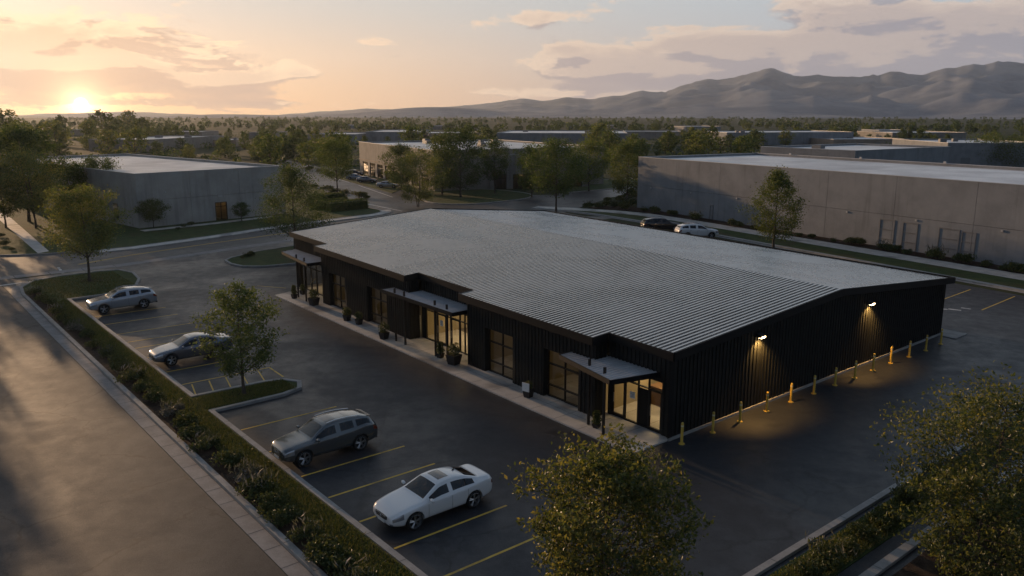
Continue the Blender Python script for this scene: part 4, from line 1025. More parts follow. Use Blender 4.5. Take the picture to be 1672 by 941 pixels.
# shrubs
def shrub_mesh(seed, r, h, n, leaf, mat, spiky=False):
    rg = np.random.default_rng(seed); mb = MB(); k = 9
    cs = np.stack([rg.uniform(-.55, .55, k)*r, rg.uniform(-.55, .55, k)*r, rg.uniform(.30, .62, k)*h], 1); rr = rg.uniform(.34, .58, k)*r
    idx = rg.integers(0, k, n); d = rg.normal(size=(n, 3)); d /= np.linalg.norm(d, axis=1)[:, None]
    c = cs[idx] + d*(rr[idx]*rg.uniform(.45, 1.05, n))[:, None]*np.array([1, 1, h/r*.62]); c[:, 2] = np.maximum(c[:, 2], .03)
    add_quads(mb, leaf_quads(c, d + np.array([0, 0, .5]), leaf, rg, .5), 0)
    for i in range(7):
        e = cs[i % k]; mb.tube((0.1*rg.normal()*r, .1*rg.normal()*r, 0), tuple(e), .012, .006, 4, 1, cap=False)
    if spiky:
        m = 46; p = np.stack([rg.uniform(-.8, .8, m)*r, rg.uniform(-.8, .8, m)*r, rg.uniform(.55, .95, m)*h], 1)
        dd = np.tile(np.array([0, 0, 2.5]), (m, 1)) + rg.normal(size=(m, 3))*.4
        t = dd/np.linalg.norm(dd, axis=1)[:, None]
        add_quads(mb, leaf_quads(p + t*.12, t*4, .26, rg, .16), 2)
    me = bpy.data.meshes.new('shrub'); me.from_pydata(mb.v, [], mb.f)
    for q in (mat, 'bark', 'leaf_grey'): me.materials.append(M[q])
    me.polygons.foreach_set('material_index', mb.m); me.update(); return me
SHM = [shrub_mesh(s, .62, .62, 900, .12, 'leaf_shrub', s % 3 == 0) for s in range(6)]
GRM = [shrub_mesh(60+s, .60, .55, 800, .11, 'leaf_grey', True) for s in range(3)]
def shrub(p, sc, label, me, group, name='shrub', z=.1, zs=None):
    o = link(name, me); place(o, (p.x, p.y, z), R_.uniform(0, 6.28), (sc, sc, zs or sc)); tag(o, label, 'shrub', group); return o
SP = [(x/1.878, 440+y/1.878) for x, y in ((108,76),(130,98),(150,110),(175,136),(200,156),(218,174),(236,189),(265,212),(293,240),(325,268),(352,296),(372,314),(408,342),(440,374),(475,408),(530,445),(560,480),(590,520),(635,552),(700,602),(745,648),(780,688),(845,748))]
SP += [(400+x/2.93, 620+y/2.93) for x, y in ((20,478),(62,548),(130,615),(205,690),(300,770),(395,850),(455,900),(540,985))]
kinds = [0,0,0,0,0,0,1,0,0,0,0,0,0,0,0,1,0,0,0,0,1,0,0,1,0,0,0,0,0,0,0]
land = {6: 'beside the bay of the silver suv', 13: 'opposite the hatched bay', 16: 'at the foot of the island with the young tree', 22: 'beside the grey suv', 27: 'nearest the white sedan'}
for i, (px, py) in enumerate(SP):
    a, b = AB(at(px, py, .1)); b = min(-16.35, max(-17.75, b))
    k = kinds[i % len(kinds)]; me = GRM[i % 3] if k else SHM[i % 6]
    s = R_.uniform(1.02, 1.42)*(1.0 if i > 8 else .9)
    word = 'grey flowering' if k else ('spiky green' if (i % 6) in (0, 3) else 'round green'); n = len(SP) - i
    lab = '%s shrub in the kerb strip, %s from the near end of its row' % (word, ORD[n-1] if n <= 20 else ORD[i] ) if n <= 20 else '%s shrub in the kerb strip, %s from the far island end of its row' % (word, ORD[i])
    shrub(G(a, b), s, lab, me, 'shrubs in the kerb strip')
WSH = [(1212+x/2.613, 160+y/2.613, r) for x, y, r in ((240,592,.6),(297,598,.6),(390,615,.5),(462,625,1.0),(500,628,.9),(608,652,1.0),(646,655,.95),(693,668,.65),(815,688,1.25),(928,706,1.2),(1043,722,.75),(1105,740,.7),(1175,745,1.15))]
WSH += [(800+x/3.62, 160+y/3.62, r) for x, y, r in ((850,675,.7),(905,688,1.2),(1000,703,1.0),(1160,725,1.15),(1385,760,1.1),(1435,766,.8),(1510,782,.7))]
WSH.sort()
for i, (px, py, r) in enumerate(WSH):
    p = at(px, py, .1); off = (p-RW0).dot(RN); s = (p-RW0).dot(RD); off = min(2.3, max(1.0, off)); me = SHM[(i*5) % 6]
    shrub(RB(s, off), r*1.6, '%s shrub against the long concrete wall, %s from its left end' % ('large' if r > .95 else 'small', ORD[i]), me, 'shrubs along the long concrete wall', zs=r*1.7)
# bushes at the left end of that wall
for i, (x, y, r) in enumerate(((580,648,1.1),(640,650,1.0),(688,640,1.2),(737,645,1.2),(700,612,1.0),(785,655,1.5),(832,640,1.6),(765,612,1.3),(815,600,1.4),(850,590,1.3))):
    shrub(at(800+x/3.62, 160+y/3.62, .1), r*1.5, 'clipped dark bush by the left end of the long wall, %s from the street' % ORD[i], SHM[i % 6], 'bushes at the left end of the long wall', 'bush')
# clipped hedge blocks and bushes by the side road
def hedge(px0, py0, px1, py1, w, h, label, seed):
    p, q = at(px0, py0), at(px1, py1); rg = np.random.default_rng(seed); L = (q-p).length; n = int(L*520)
    s = rg.uniform(0, L, n); u = rg.uniform(-1, 1, n); v = rg.uniform(0, 1, n); side = rg.integers(0, 3, n)
    y = np.where(side == 0, u*w, np.where(side == 1, w, -w)); z = np.where(side == 0, h, v*h) + rg.normal(size=n)*.06; y = y + rg.normal(size=n)*.08
    z = z - .25*h*np.abs(y/w)**4
    c = np.stack([s + rg.normal(size=n)*.1, y, np.maximum(z, .02)], 1); d = np.stack([np.zeros(n), np.sign(y)*(side > 0), (side == 0)*1.0], 1) + rg.normal(size=(n, 3))*.3
    mb = MB(); add_quads(mb, leaf_quads(c, d, .2, rg, .6)); mb.box(.1, L-.1, -w*.86, w*.86, 0, h*.86, 1)
    o = mb.build('hedge', [M['leaf_dark'], M['leaf_dark']]); place(o, (p.x, p.y, .06), math.atan2((q-p).y, (q-p).x)); tag(o, label, 'hedge', 'clipped hedges by the side road')
hedge(535, 346, 596, 340, 1.1, 1.5, 'long clipped hedge block at the street corner of the left building lawn', 1)
hedge(512, 343, 566, 336, 1.0, 1.3, 'clipped hedge block behind the long one at the street corner', 2)
hedge(508, 331, 560, 326, 1.0, 1.2, 'farther clipped hedge block beside the bare trunked tree', 3)
for i, (x, y, r) in enumerate(((340,590,1.3),(440,615,1.9),(502,630,1.6),(575,642,1.5),(675,665,2.0),(745,672,1.1),(550,680,1.2),(455,652,1.2),(300,460,2.2),(375,470,1.3))):
    shrub(at(440+x/4.644, 180+y/4.644), r*1.4, 'rounded bush along the side road, %s of the row from the far end' % ORD[i], SHM[i % 6], 'rounded bushes along the side road', 'bush', .05, r*1.1)
for i, (px, py, r) in enumerate(((218,360,1.5),(205,362,1.3),(192,365,1.2),(300,372,.6),(313,369,.8),(290,376,.5),(222,371,.7))):
    shrub(at(px, py), r*1.2, 'low shrub at the foot of the left concrete building, %s from its corner' % ORD[i], SHM[i % 6], 'shrubs at the left concrete building')
for i, (px, py, r) in enumerate(((403,421,.7),(409,420,1.0),(396,424,.6))):
    shrub(G(*AB(at(px, py))), r, '%s shrub on the island by the far entrance' % ('smallest', 'largest', 'middle sized')[(2, 1, 0)[i] if i != 1 else 1], SHM[i], 'shrubs on the entrance island')
for i, (px, py, r) in enumerate(((8,402,1.1),(2,388,.9),(20,410,.6))):
    shrub(at(px, py), r, 'dark shrub left of the concrete path, %s from the street' % ORD[(1, 2, 0)[i]], SHM[i], 'shrubs left of the concrete path')
for i, (x, y, r) in enumerate(((570,770,1.0),(420,885,1.15),(700,695,.95),(330,925,.9),(860,480,1.0),(500,830,.8),(640,720,.9),(780,600,1.0))):
    p = at(1200+x/2.758, 600+y/2.758, .1); a, b = AB(p); a = max(-10.9, min(-10.2, a))
    shrub(G(a, b), r*1.15, 'leafy shrub in the strip along the near right kerb, %s in its row' % ORD[i], SHM[(i+2) % 6], 'shrubs in the near right strip')
# grass blades on the near lawns
def grass(name, polys, n, seed, z=.10, hgt=.10):
    rg = np.random.default_rng(seed); V_ = []
    for (a0, a1, b0, b1, k) in polys:
        m = int(n*k); a = rg.uniform(a0, a1, m); b = rg.uniform(b0, b1, m)
        x = C0.x + U.x*a + V.x*b; y = C0.y + U.y*a + V.y*b; th = rg.uniform(0, 6.28, m); h = hgt*rg.uniform(.5, 1.3, m); w = .022
        ex, ey = rg.normal(size=m)*.05, rg.normal(size=m)*.05; zz = np.full(m, z)
        V_.append(np.stack([np.stack([x-w*np.cos(th), y-w*np.sin(th), zz], 1), np.stack([x+w*np.cos(th), y+w*np.sin(th), zz], 1), np.stack([x+ex+w*.3*np.cos(th), y+ey, zz+h], 1), np.stack([x+ex-w*.3*np.cos(th), y+ey, zz+h], 1)], 1).reshape(-1, 3))
    mb = MB(); add_quads(mb, np.concatenate(V_)); tag(mb.build(name, M['blade']), kind='stuff')
grass('grass', [(-4, 18, -17.2, -15.85, .30), (18, 51.5, -17.2, -15.85, .28), (18.1, 20.3, -15.8, -10.6, .10), (52, 62.5, -17.0, -9.6, .14), (-9.9-1.35, -9.95, -8, 14, .18)], 52000, 3)
#@@CARS
# ------------------------------------------------------------------ cars
def lerp(a, b, t): return a + (b-a)*t
CARSPEC = {
 'sedan': dict(L=4.82, W=1.84, wb=2.80, fo=.95, rw=.352, 
   st=[0, .05, .18, .45, .85, 1.15, 1.36, 1.44, 1.68, 1.80, 2.18, 2.26, 2.62, 2.70, 3.10, 3.42, 3.50, 3.80, 4.12, 4.2, 4.45, 4.66, 4.77, 4.82],
   top=[(0,.66),(.05,.73),(.18,.81),(.45,.885),(.85,.945),(1.15,.98),(1.36,1.005),(1.44,1.03),(1.68,1.175),(1.8,1.24),(2.18,1.43),(2.26,1.45),(2.62,1.485),(2.7,1.487),(3.1,1.468),(3.42,1.41),(3.5,1.39),(3.8,1.28),(4.12,1.16),(4.2,1.14),(4.45,1.13),(4.66,1.12),(4.77,1.05),(4.82,.93)],
   belt=[(0,.58),(.18,.74),(.85,.87),(1.42,.935),(2.5,.945),(3.6,.99),(4.3,1.04),(4.66,1.03),(4.82,.84)],
   half=[(0,.62),(.05,.73),(.18,.83),(.45,.895),(.85,.93),(1.4,.935),(3.2,.94),(4.1,.93),(4.45,.90),(4.66,.85),(4.77,.78),(4.82,.68)],
   roofw=[(1.36,.79),(1.8,.70),(2.2,.61),(2.7,.585),(3.2,.575),(3.5,.58),(4.12,.66),(4.3,.72)],
   wind=(1.44, 2.18), rear=(3.50, 4.12), side=[(1.68, 2.62), (2.70, 3.42), (3.42, 3.80)], rails=False, sun=(2.36, 2.85)),
 'suv': dict(L=4.78, W=1.90, wb=2.82, fo=.93, rw=.375,
   st=[0, .05, .18, .45, .85, 1.10, 1.30, 1.38, 1.58, 1.70, 2.05, 2.13, 2.62, 2.70, 3.30, 3.48, 3.56, 4.02, 4.10, 4.36, 4.44, 4.60, 4.70, 4.75, 4.78],
   top=[(0,.80),(.05,.88),(.18,.965),(.45,1.03),(.85,1.08),(1.1,1.105),(1.3,1.125),(1.38,1.15),(1.58,1.30),(1.7,1.385),(2.05,1.60),(2.13,1.625),(2.62,1.685),(2.7,1.69),(3.3,1.675),(3.48,1.66),(3.56,1.65),(4.02,1.585),(4.1,1.57),(4.36,1.50),(4.44,1.455),(4.6,1.24),(4.7,1.07),(4.75,1.0),(4.78,.88)],
   belt=[(0,.68),(.18,.86),(.85,.99),(1.38,1.04),(2.5,1.065),(3.5,1.12),(4.1,1.19),(4.44,1.15),(4.6,1.09),(4.7,.99),(4.78,.82)],
   half=[(0,.62),(.05,.73),(.18,.83),(.45,.90),(.85,.935),(1.4,.945),(3.2,.95),(4.1,.93),(4.44,.90),(4.6,.87),(4.7,.82),(4.78,.72)],
   roofw=[(1.3,.79),(1.7,.71),(2.1,.635),(2.7,.625),(3.5,.61),(4.1,.585),(4.44,.59),(4.6,.66),(4.7,.72)],
   wind=(1.38, 2.05), rear=(4.44, 4.60), side=[(1.58, 2.62), (2.70, 3.48), (3.56, 4.36)], rails=True, sun=(2.25, 2.75)),
}
def car(kind, paintm, name, label, group=None):
    sp = CARSPEC[kind]; L = sp['L']
    I = lambda k, s: float(np.interp(s, [p[0] for p in sp[k]], [p[1] for p in sp[k]]))
    st = sp['st']; rows = []
    for s in st:
        w = I('half', s); zt = I('top', s); be = min(I('belt', s), zt-.03); zb = (.27 if kind == 'suv' else .235) + (.10*(1-s/.45) if s < .45 else 0) + (.10*(s-(L-.5))/.5 if s > L-.5 else 0)
        gh = sp['roofw'][0][0] <= s <= sp['roofw'][-1][0]
        rw = I('roofw', s) if gh else w*.80
        zg = zt - (.055 if gh and zt-be > .2 else .25*(zt-be))
        p5 = (w*.955, be); p6 = (rw, zg)
        pts = [(0, zb), (w*.80, zb), (w*.955, zb+.07), (w*.985, lerp(zb, be, .42)), (w, lerp(zb, be, .72 if s > 1 else .60)), (w*.985, be-.045), p5,
               (lerp(p5[0], p6[0], .05), lerp(p5[1], p6[1], .05)), (lerp(p5[0], p6[0], .93), lerp(p5[1], p6[1], .93)), p6, (rw*.90, lerp(zg, zt, .52)), (rw*.55, lerp(zg, zt, .93)), (0, zt)]
        rows.append([(L/2 - s, y, z) for y, z in pts])
    n = len(rows[0]); full = [r + [(x, -y, z) for x, y, z in r[-2:0:-1]] for r in rows]; m = len(full[0])
    vs = [p for r in full for p in r]; fs, mi = [], []
    inside = lambda s0, s1, rg: s0 >= rg[0]-1e-6 and s1 <= rg[1]+1e-6
    for i in range(len(st)-1):
        for j in range(m):
            k = j if j < n-1 else m-1-j          # mirrored column
            q = (j+1) % m; fs.append((i*m+j, i*m+q, (i+1)*m+q, (i+1)*m+j)); c = 0
            if k in (10, 11) and inside(st[i], st[i+1], sp['wind']): c = 1
            if k in (9,) and inside(st[i], st[i+1], sp['wind']): c = 0
            if k in (10, 11) and inside(st[i], st[i+1], sp['rear']): c = 2
            if k == 7 and any(inside(st[i], st[i+1], g) for g in sp['side']): c = 3
            if k == 7 and c == 0 and sp['side'][0][0] < st[i] < sp['side'][2][1]-.2: c = 6
            if k == 2 and kind == 'suv' : c = 6
            if k in (4, 5) and .05 <= st[i] and st[i+1] <= .46: c = 4
            if k == 4 and st[i+1] <= L-.005 and st[i] >= L-.35: c = 5
            if k in (0,): c = 6
            if k in (1,) : c = 6
            mi.append(c)
    fs.append(tuple(range(m))); mi.append(0); fs.append(tuple(range((len(st)-1)*m, len(st)*m))[::-1]); mi.append(0)
    me = bpy.data.meshes.new('shell'); me.from_pydata(vs, [], [f[::-1] for f in fs])
    slots = [paintm, M['car_glass'], M['car_glass'], M['car_glass'], M['head'], M['tail'], M['blk']]
    for s_ in slots: me.materials.append(s_)
    me.polygons.foreach_set('material_index', mi); me.polygons.foreach_set('use_smooth', [True]*len(mi)); me.update()
    bm = bmesh.new(); bm.from_mesh(me); bmesh.ops.recalc_face_normals(bm, faces=bm.faces); bm.to_mesh(me); bm.free()
    tmp = bpy.data.objects.new('shell', me); COL.objects.link(tmp)
    sd = tmp.modifiers.new('s', 'SUBSURF'); sd.levels = 2; sd.render_levels = 2
    xf, xr = L/2 - sp['fo'], L/2 - sp['fo'] - sp['wb']; rw = sp['rw']
    cm = MB()
    for x in (xf, xr):
        for s in (-1, 1): cm.tube((x, s*.50, rw*.98), (x, s*1.2, rw*.98), rw+.065, None, 28, 6)
    cme = bpy.data.meshes.new('arch'); cme.from_pydata(cm.v, [], cm.f)
    for s_ in slots: cme.materials.append(s_)
    cme.polygons.foreach_set('material_index', cm.m); cme.update()
    cut = bpy.data.objects.new('arch', cme); COL.objects.link(cut)
    bo = tmp.modifiers.new('b', 'BOOLEAN'); bo.operation = 'DIFFERENCE'; bo.object = cut; bo.solver = 'EXACT'
    dg = bpy.context.evaluated_depsgraph_get(); res = bpy.data.meshes.new_from_object(tmp.evaluated_get(dg))
    bpy.data.objects.remove(tmp); bpy.data.objects.remove(cut)
    t = thing(name, label, 'car', (0, 0, 0), 0, group)
    def pick(test, nm, mat, off=0.0, parent=t):
        bm = bmesh.new(); bm.from_mesh(res)
        bmesh.ops.delete(bm, geom=[f for f in bm.faces if not test(f)], context='FACES')
        if not bm.faces: bm.free(); return None
        o = bpy.data.meshes.new(nm)
        if off:
            for v in bm.verts: v.co += v.normal*off
        bm.to_mesh(o); bm.free(); o.materials.clear()
        for q in (mat if isinstance(mat, list) else [mat]): o.materials.append(q)
        if not isinstance(mat, list): o.polygons.foreach_set('material_index', [0]*len(o.polygons))
        o.update(); return link(nm, o, parent)
    slots2 = slots[:1] + [M['blk']]*5 + [M['blk']]
    body = pick(lambda f: f.material_index in (0, 6), 'body', slots2)
    pick(lambda f: f.material_index == 1, 'windscreen', M['car_glass']); pick(lambda f: f.material_index == 2, 'rear_window', M['car_glass'])
    for s in (-1, 1):
        for x0, x1 in sp['side']:
            lo, hi = L/2-x1-.02, L/2-x0+.02
            pick(lambda f: f.material_index == 3 and f.calc_center_median().y*s > 0 and lo <= f.calc_center_median().x <= hi, 'side_window', M['car_glass'])
        pick(lambda f: f.material_index == 4 and f.calc_center_median().y*s > 0, 'headlight', M['head'], .006)
        pick(lambda f: f.material_index == 5 and f.calc_center_median().y*s > 0, 'tail_light', M['tail'], .006)
    from mathutils.bvhtree import BVHTree
    bv = BVHTree.FromPolygons([v.co[:] for v in res.vertices], [p.vertices[:] for p in res.polygons])
    def top_z(x, y):
        h = bv.ray_cast(Vector((x, y, 3)), Vector((0, 0, -1)))[0]; return h.z if h else 1.0
    def roof_patch(nm, x0, x1, hy, mat, d=.006):
        mb = MB(); n = 8; vs = [(L/2-lerp(x0, x1, i/n), lerp(-hy, hy, j/n), top_z(L/2-lerp(x0, x1, i/n), lerp(-hy, hy, j/n))+d) for i in range(n+1) for j in range(n+1)]
        mb.add(vs, [(i*(n+1)+j, i*(n+1)+j+1, (i+1)*(n+1)+j+1, (i+1)*(n+1)+j) for i in range(n) for j in range(n)]); return mb.build(nm, mat, t, True)
    # dark cabin floor and seats behind the glass
    zb = I('belt', 2.5); MB().box(L/2-(3.9 if kind == 'suv' else 3.7), L/2-1.75, -.66, .66, .55, zb-.12).build('cabin', M['blk'], t)
    for x in (2.35, 3.25):
        for s in (-.36, .36): MB().box(L/2-x-.28, L/2-x-.12, s-.22, s+.22, .6, zb+.28).build('car_seat', M['blk'], t)
    # wheels
    for x in (xf, xr):
        for s in (-1, 1):
            w = bpy.data.objects.new('wheel', None); COL.objects.link(w); w.parent = t; w.location = (x, s*.81, rw)
            r = rw; mb = MB(); mb.lathe([(r*.60, -.10), (r*.93, -.108), (r, -.085), (r, .085), (r*.93, .108), (r*.76, .10), (r*.70, .09)], 28, 'y'); mb.build('tyre', M['tyre'], w, True)
            mb = MB(); mb.lathe([(r*.79, s*.094), (r*.755, s*.102), (r*.71, s*.07), (r*.69, -s*.06)], 28, 'y')
            for k in range(5):
                for dl in (-.13, .13):
                    a = k*2*math.pi/5 + .3; p0 = (r*.13*math.cos(a+dl*2), s*.075, r*.13*math.sin(a+dl*2)); p1 = (r*.74*math.cos(a+dl), s*.088, r*.74*math.sin(a+dl)); mb.tube(p0, p1, .017, .019, 5)
            mb.lathe([(0, s*.092), (r*.15, s*.088), (r*.17, s*.06)], 12, 'y'); mb.build('rim', M['rim'], w)
            mb = MB(); mb.lathe([(0, s*.0), (r*.70, s*.0)], 20, 'y'); mb.build('brake', M['blk'], w)
    # grille, intake, plate, badge
    fz = I('top', 0); X = L/2
    def front_x(y, z):      # the nose surface there
        h = bv.ray_cast(Vector((X+1, y, z)), Vector((-1, 0, 0)))[0]; return h.x if h else X-.25
    def nose_panel(nm, y0, y1, z0, z1, mat, d=.012, n=8, taper=.0):
        mb = MB(); vs = []
        for i in range(n+1):
            y = lerp(y0, y1, i/n); e = abs(2*i/n-1)**3*taper
            for z in (z0+e, z1-e*.4): vs.append((front_x(y, z)+d, y, z))
        mb.add(vs, [(2*i, 2*i+2, 2*i+3, 2*i+1) for i in range(n)]); return mb.build(nm, mat, t)
    g0, g1 = (.50, .69) if kind == 'sedan' else (.58, .84)
    gr = nose_panel('grille', -.42, .42, g0, g1, M['blk'], .012, 8, .05)
    mb = MB()
    for k in range(3): z = lerp(g0+.03, g1-.03, k/2); mb.box(front_x(0, z)+.010, front_x(0, z)+.026, -.34, .34, z-.008, z+.008)
    mb.build('grille_bar', M['chrome'], gr)
    mb = MB(); mb.lathe([(0, 0.0), (.055, 0.0), (.06, .012)], 14, 'y'); bd = mb.build('badge', M['chrome'], t); bd.location = (front_x(0, g1-.05)+.03, 0, (g0+g1)/2+.02); bd.rotation_euler = (0, 0, -math.pi/2)
    nose_panel('air_intake', -.52, .52, .27, .37 if kind == 'sedan' else .40, M['blk'], .014, 8, .03)
    for s in (-1, 1): nose_panel('fog_light', s*.58, s*.72, .38, .45, M['head'], .012, 3)
    pz = .42 if kind == 'sedan' else .47
    xx = front_x(0, pz); MB().box(xx+.012, xx+.028, -.24, .24, pz-.055, pz+.055).build('number_plate', M['plate'], t)
    # back: plate, badge strip
    MB().box(-L/2-.012, -L/2+.05, -.25, .25, .62 if kind == 'suv' else .66, .74 if kind == 'suv' else .78).build('number_plate', M['plate'], t)
    MB().box(-L/2-.010, -L/2+.10, -.62, .62, .30, .42).build('rear_bumper_trim', M['blk'], t)
    # mirrors, handles, roof things
    sx = L/2-sp['side'][0][0]-.02; bz = I('belt', sp['side'][0][0]); hw = I('half', 1.8)
    for s in (-1, 1):
        mb = MB(); mb.lathe([(0, -.12), (.06, -.11), (.085, -.04), (.085, .04), (.055, .11), (0, .12)], 10, 'y'); mr = mb.build('mirror', paintm, t, True); mr.location = (sx+.05, s*(hw+.10), bz+.10); mr.scale = (.75, 1, .95)
        MB().box(-.03, .03, -s*.16, -s*.02, -.06, -.02).build('mirror_stalk', M['blk'], mr)
        for k, (x0, x1) in enumerate(sp['side'][:2]):
            x = L/2 - lerp(x0, x1, .86); z = I('belt', lerp(x0, x1, .86))-.10; y = s*(I('half', 2.6)*.99+.012)
            MB().box(x-.09, x+.09, min(y, y-s*.03), max(y, y-s*.03), z-.014, z+.014).build('door_handle', M['chrome'] if kind == 'suv' else paintm, t)
        # door seams
        for x0 in (sp['side'][0][0]-.12, (sp['side'][0][1]+sp['side'][1][0])/2, sp['side'][1][1]+.02):
            y = s*(I('half', x0)+.0015); mb = MB(); z0, z1 = .34, I('belt', x0)-.05
            pts = [(L/2-x0, s*(I('half', x0)*.972+.004), z0), (L/2-x0, s*(I('half', x0)*.992+.004), lerp(z0, z1, .5)), (L/2-x0, s*(I('half', x0)*.985+.006), z1)]
            for p, q in zip(pts, pts[1:]): mb.tube(p, q, .0055, None, 4)
            mb.build('door_seam', M['blk'], body)
        if sp['rails']:
            zz = [(x, I('top', x)) for x in (2.2, 2.7, 3.3, 3.9)]
            mb = MB()
            for (xa, za), (xb, zb_) in zip(zz, zz[1:]): mb.tube((L/2-xa, s*I('roofw', xa)*.93, za+.025), (L/2-xb, s*I('roofw', xb)*.93, zb_+.025), .02, None, 6)
            for xa, za in (zz[0], zz[-1]): mb.tube((L/2-xa, s*I('roofw', xa)*.93, za-.05), (L/2-xa, s*I('roofw', xa)*.93, za+.025), .02, None, 6)
            mb.build('roof_rail', M['chrome'] if paintm != M['black'] else M['blk'], t)
    x0, x1 = sp['sun']; roof_patch('sunroof', x0, x1, .38, M['blk_gloss'])
    if kind == 'suv':
        roof_patch('rear_sunroof', 3.25, 3.95, .42, M['blk_gloss'])
        mb = MB(); mb.prism([(L/2-4.30, -.56), (L/2-4.30, .56), (L/2-4.54, .50), (L/2-4.54, -.50)], lambda x, y: 1.47-(L/2-4.3-x)*.20, lambda x, y: 1.498-(L/2-4.3-x)*.20); mb.build('spoiler', paintm, t)
    else:
        mb = MB(); mb.add([(-.10, -.012, 0), (.08, -.012, 0), (.08, .012, 0), (-.10, .012, 0), (-.09, 0, .10)], [(3, 2, 1, 0), (0, 1, 4), (1, 2, 4), (2, 3, 4), (3, 0, 4)]); f = mb.build('antenna_fin', M['blk'], t); f.location = (L/2-3.3, 0, 1.405)
    return t
M['blk_gloss'] = principled('black_gloss', (.010, .010, .012), .10, coat=1.0)
def park(t, a, b, toward_front=True, dz=0.0, rot=0.0):
    place(t, G(a, b, dz), TH + (math.pi if toward_front else 0) + rot)
def recolour(t, old, new):
    for o in [t] + list(t.children_recursive):
        if o.type == 'MESH':
            for i, sl in enumerate(o.material_slots):
                if sl.material == old: sl.link = 'OBJECT'; sl.material = new
SED = car('sedan', M['white'], 'parked_car', 'white sedan with a black sunroof in the nearest occupied stall'); park(SED, 1.42, -12.56)
SUV = car('suv', M['graphite'], 'parked_car', 'graphite grey suv with roof rails parked between the island and the white sedan'); park(SUV, 9.32, -13.3)
def dup_car(src, old, new, label, group=None):
    c = copy_tree(src); c['label'] = label; recolour(c, old, new)
    if group: c['group'] = group
    return c
c = dup_car(SUV, M['graphite'], M['silver'], 'silver suv parked in the far stall beside the end island'); park(c, 45.6, -12.95); c.scale = (1.06, 1.04, 1.02)
c = dup_car(SED, M['white'], M['slate'], 'slate blue sedan partly hidden behind the young tree on the island'); park(c, 28.35, -13.15); c.scale = (1.03, 1.02, 1.06)
WA = math.atan2(-RN.y, -RN.x)
def park_wall(t, px, py, off=None):
    p = at(px, py); place(t, (p.x, p.y, 0), WA - .38, 1.12)
c = dup_car(SUV, M['graphite'], M['black'], 'black suv parked behind the shop roof, left of the white one'); park_wall(c, 1079, 377.5)
c = dup_car(SUV, M['graphite'], M['white'], 'white suv parked behind the shop roof facing the long wall'); park_wall(c, 1137, 388.5)
for px, py, col, lab, rz in ((582,294,'blue','pale blue car parked nearest the far storefront',.2), (600,298.5,'slate','slate grey car parked right of the pale blue one by the far storefront',.2), (580,287,'black','dark car parked farthest along the far storefront',.2), (634,307,'silver','silver car at the right end of the far storefront parking',.2)):
    c = dup_car(SED, M['white'], M[col], lab); p = at(px, py); place(c, (p.x, p.y, 0), -.35+rz)
#@@TOWN
# ------------------------------------------------------------------ concrete buildings round about and across the valley
def wall_panels(mb, L, H, th, y, step, gap=.035, mid=None, openings=(), out=-1):
    """tilt-up panels along x from 0 to L on the plane y, with open joints; openings (x0, x1, z0, z1)"""
    k = max(1, round(L/step)); w = L/k
    for i in range(k):
        x0, x1 = i*w+gap/2, (i+1)*w-gap/2
        zs = [(0, mid-gap/2), (mid+gap/2, H)] if mid else [(0, H)]
        for z0, z1 in zs:
            ops = [o for o in openings if o[1] > x0 and o[0] < x1 and o[3] > z0 and o[2] < z1]
            if not ops: mb.box(x0, x1, min(y, y-out*th), max(y, y-out*th), z0, z1); continue
            cx = sorted(set([x0, x1] + [max(x0, o[0]) for o in ops] + [min(x1, o[1]) for o in ops]))
            for a, b in zip(cx[:-1], cx[1:]):
                op = [o for o in ops if o[0] <= a+1e-6 and o[1] >= b-1e-6]
                if not op: mb.box(a, b, min(y, y-out*th), max(y, y-out*th), z0, z1)
                else:
                    o = op[0]
                    if o[2] > z0+.01: mb.box(a, b, min(y, y-out*th), max(y, y-out*th), z0, min(z1, o[2]))
                    if o[3] < z1-.01: mb.box(a, b, min(y, y-out*th), max(y, y-out*th), max(z0, o[3]), z1)
def warehouse(name, label, P, ang, L, D, H, mat='tilt', step=7.5, mid=None, openings=(), group=None, z=0, units=3, seed=0, coping=True, side_step=8):
    """front wall from P along ang; depth D to the left of that direction"""
    t = thing(name, label, 'building', (P.x, P.y, z), ang, group); m = M[mat]
    mb = MB(); wall_panels(mb, L, H, .22, 0, step, mid=mid, openings=openings); mb.build('front_wall', m, t)
    mb = MB(); mb.box(.1, L-.1, .222, .24, -.1, H-.5) if not openings else None
    if mb.f: mb.build('joint_backing', M['joint'], t)
    mb = MB(); mb.box(0, L, D-.2, D, 0, H); mb.build('rear_wall', m, t)
    for x in (0, L-.22):
        mb = MB(); k = max(1, round((D-.44)/side_step)); w = (D-.46)/k
        for i in range(k): mb.box(x, x+.22, .23+i*w+.015, .23+(i+1)*w-.015, 0, H)
        mb.build('side_wall', m, t)
    mb = MB(); mb.box(.2, L-.2, .24, D-.2, H-.42, H-.32); r = mb.build('roof', M['membrane'], t)
    if coping:
        mb = MB(); c = [(-.04, -.04), (L+.04, -.04), (L+.04, D+.04), (-.04, D+.04)]; 
        for x0, x1, y0, y1 in ((-.04, L+.04, -.04, .26), (-.04, L+.04, D-.24, D+.04), (-.04, .26, .262, D-.242), (L-.26, L+.04, .262, D-.242)): mb.box(x0, x1, y0, y1, H+.002, H+.07)
        mb.build('coping', M['coping'], t)
    rg = random.Random(seed)
    for i in range(units):
        x, y = rg.uniform(.12, .88)*L, rg.uniform(.25, .8)*D; w = rg.uniform(.7, 1.5); h = rg.uniform(.5, 1.1)
        mb = MB(); mb.box(x-w, x+w, y-w*.7, y+w*.7, H-.318, H-.32+h); mb.box(x-w*.8, x+w*.8, y-w*.5, y+w*.5, H-.32+h+.002, H-.24+h); mb.build('roof_unit', M['unit'], t)
    return t
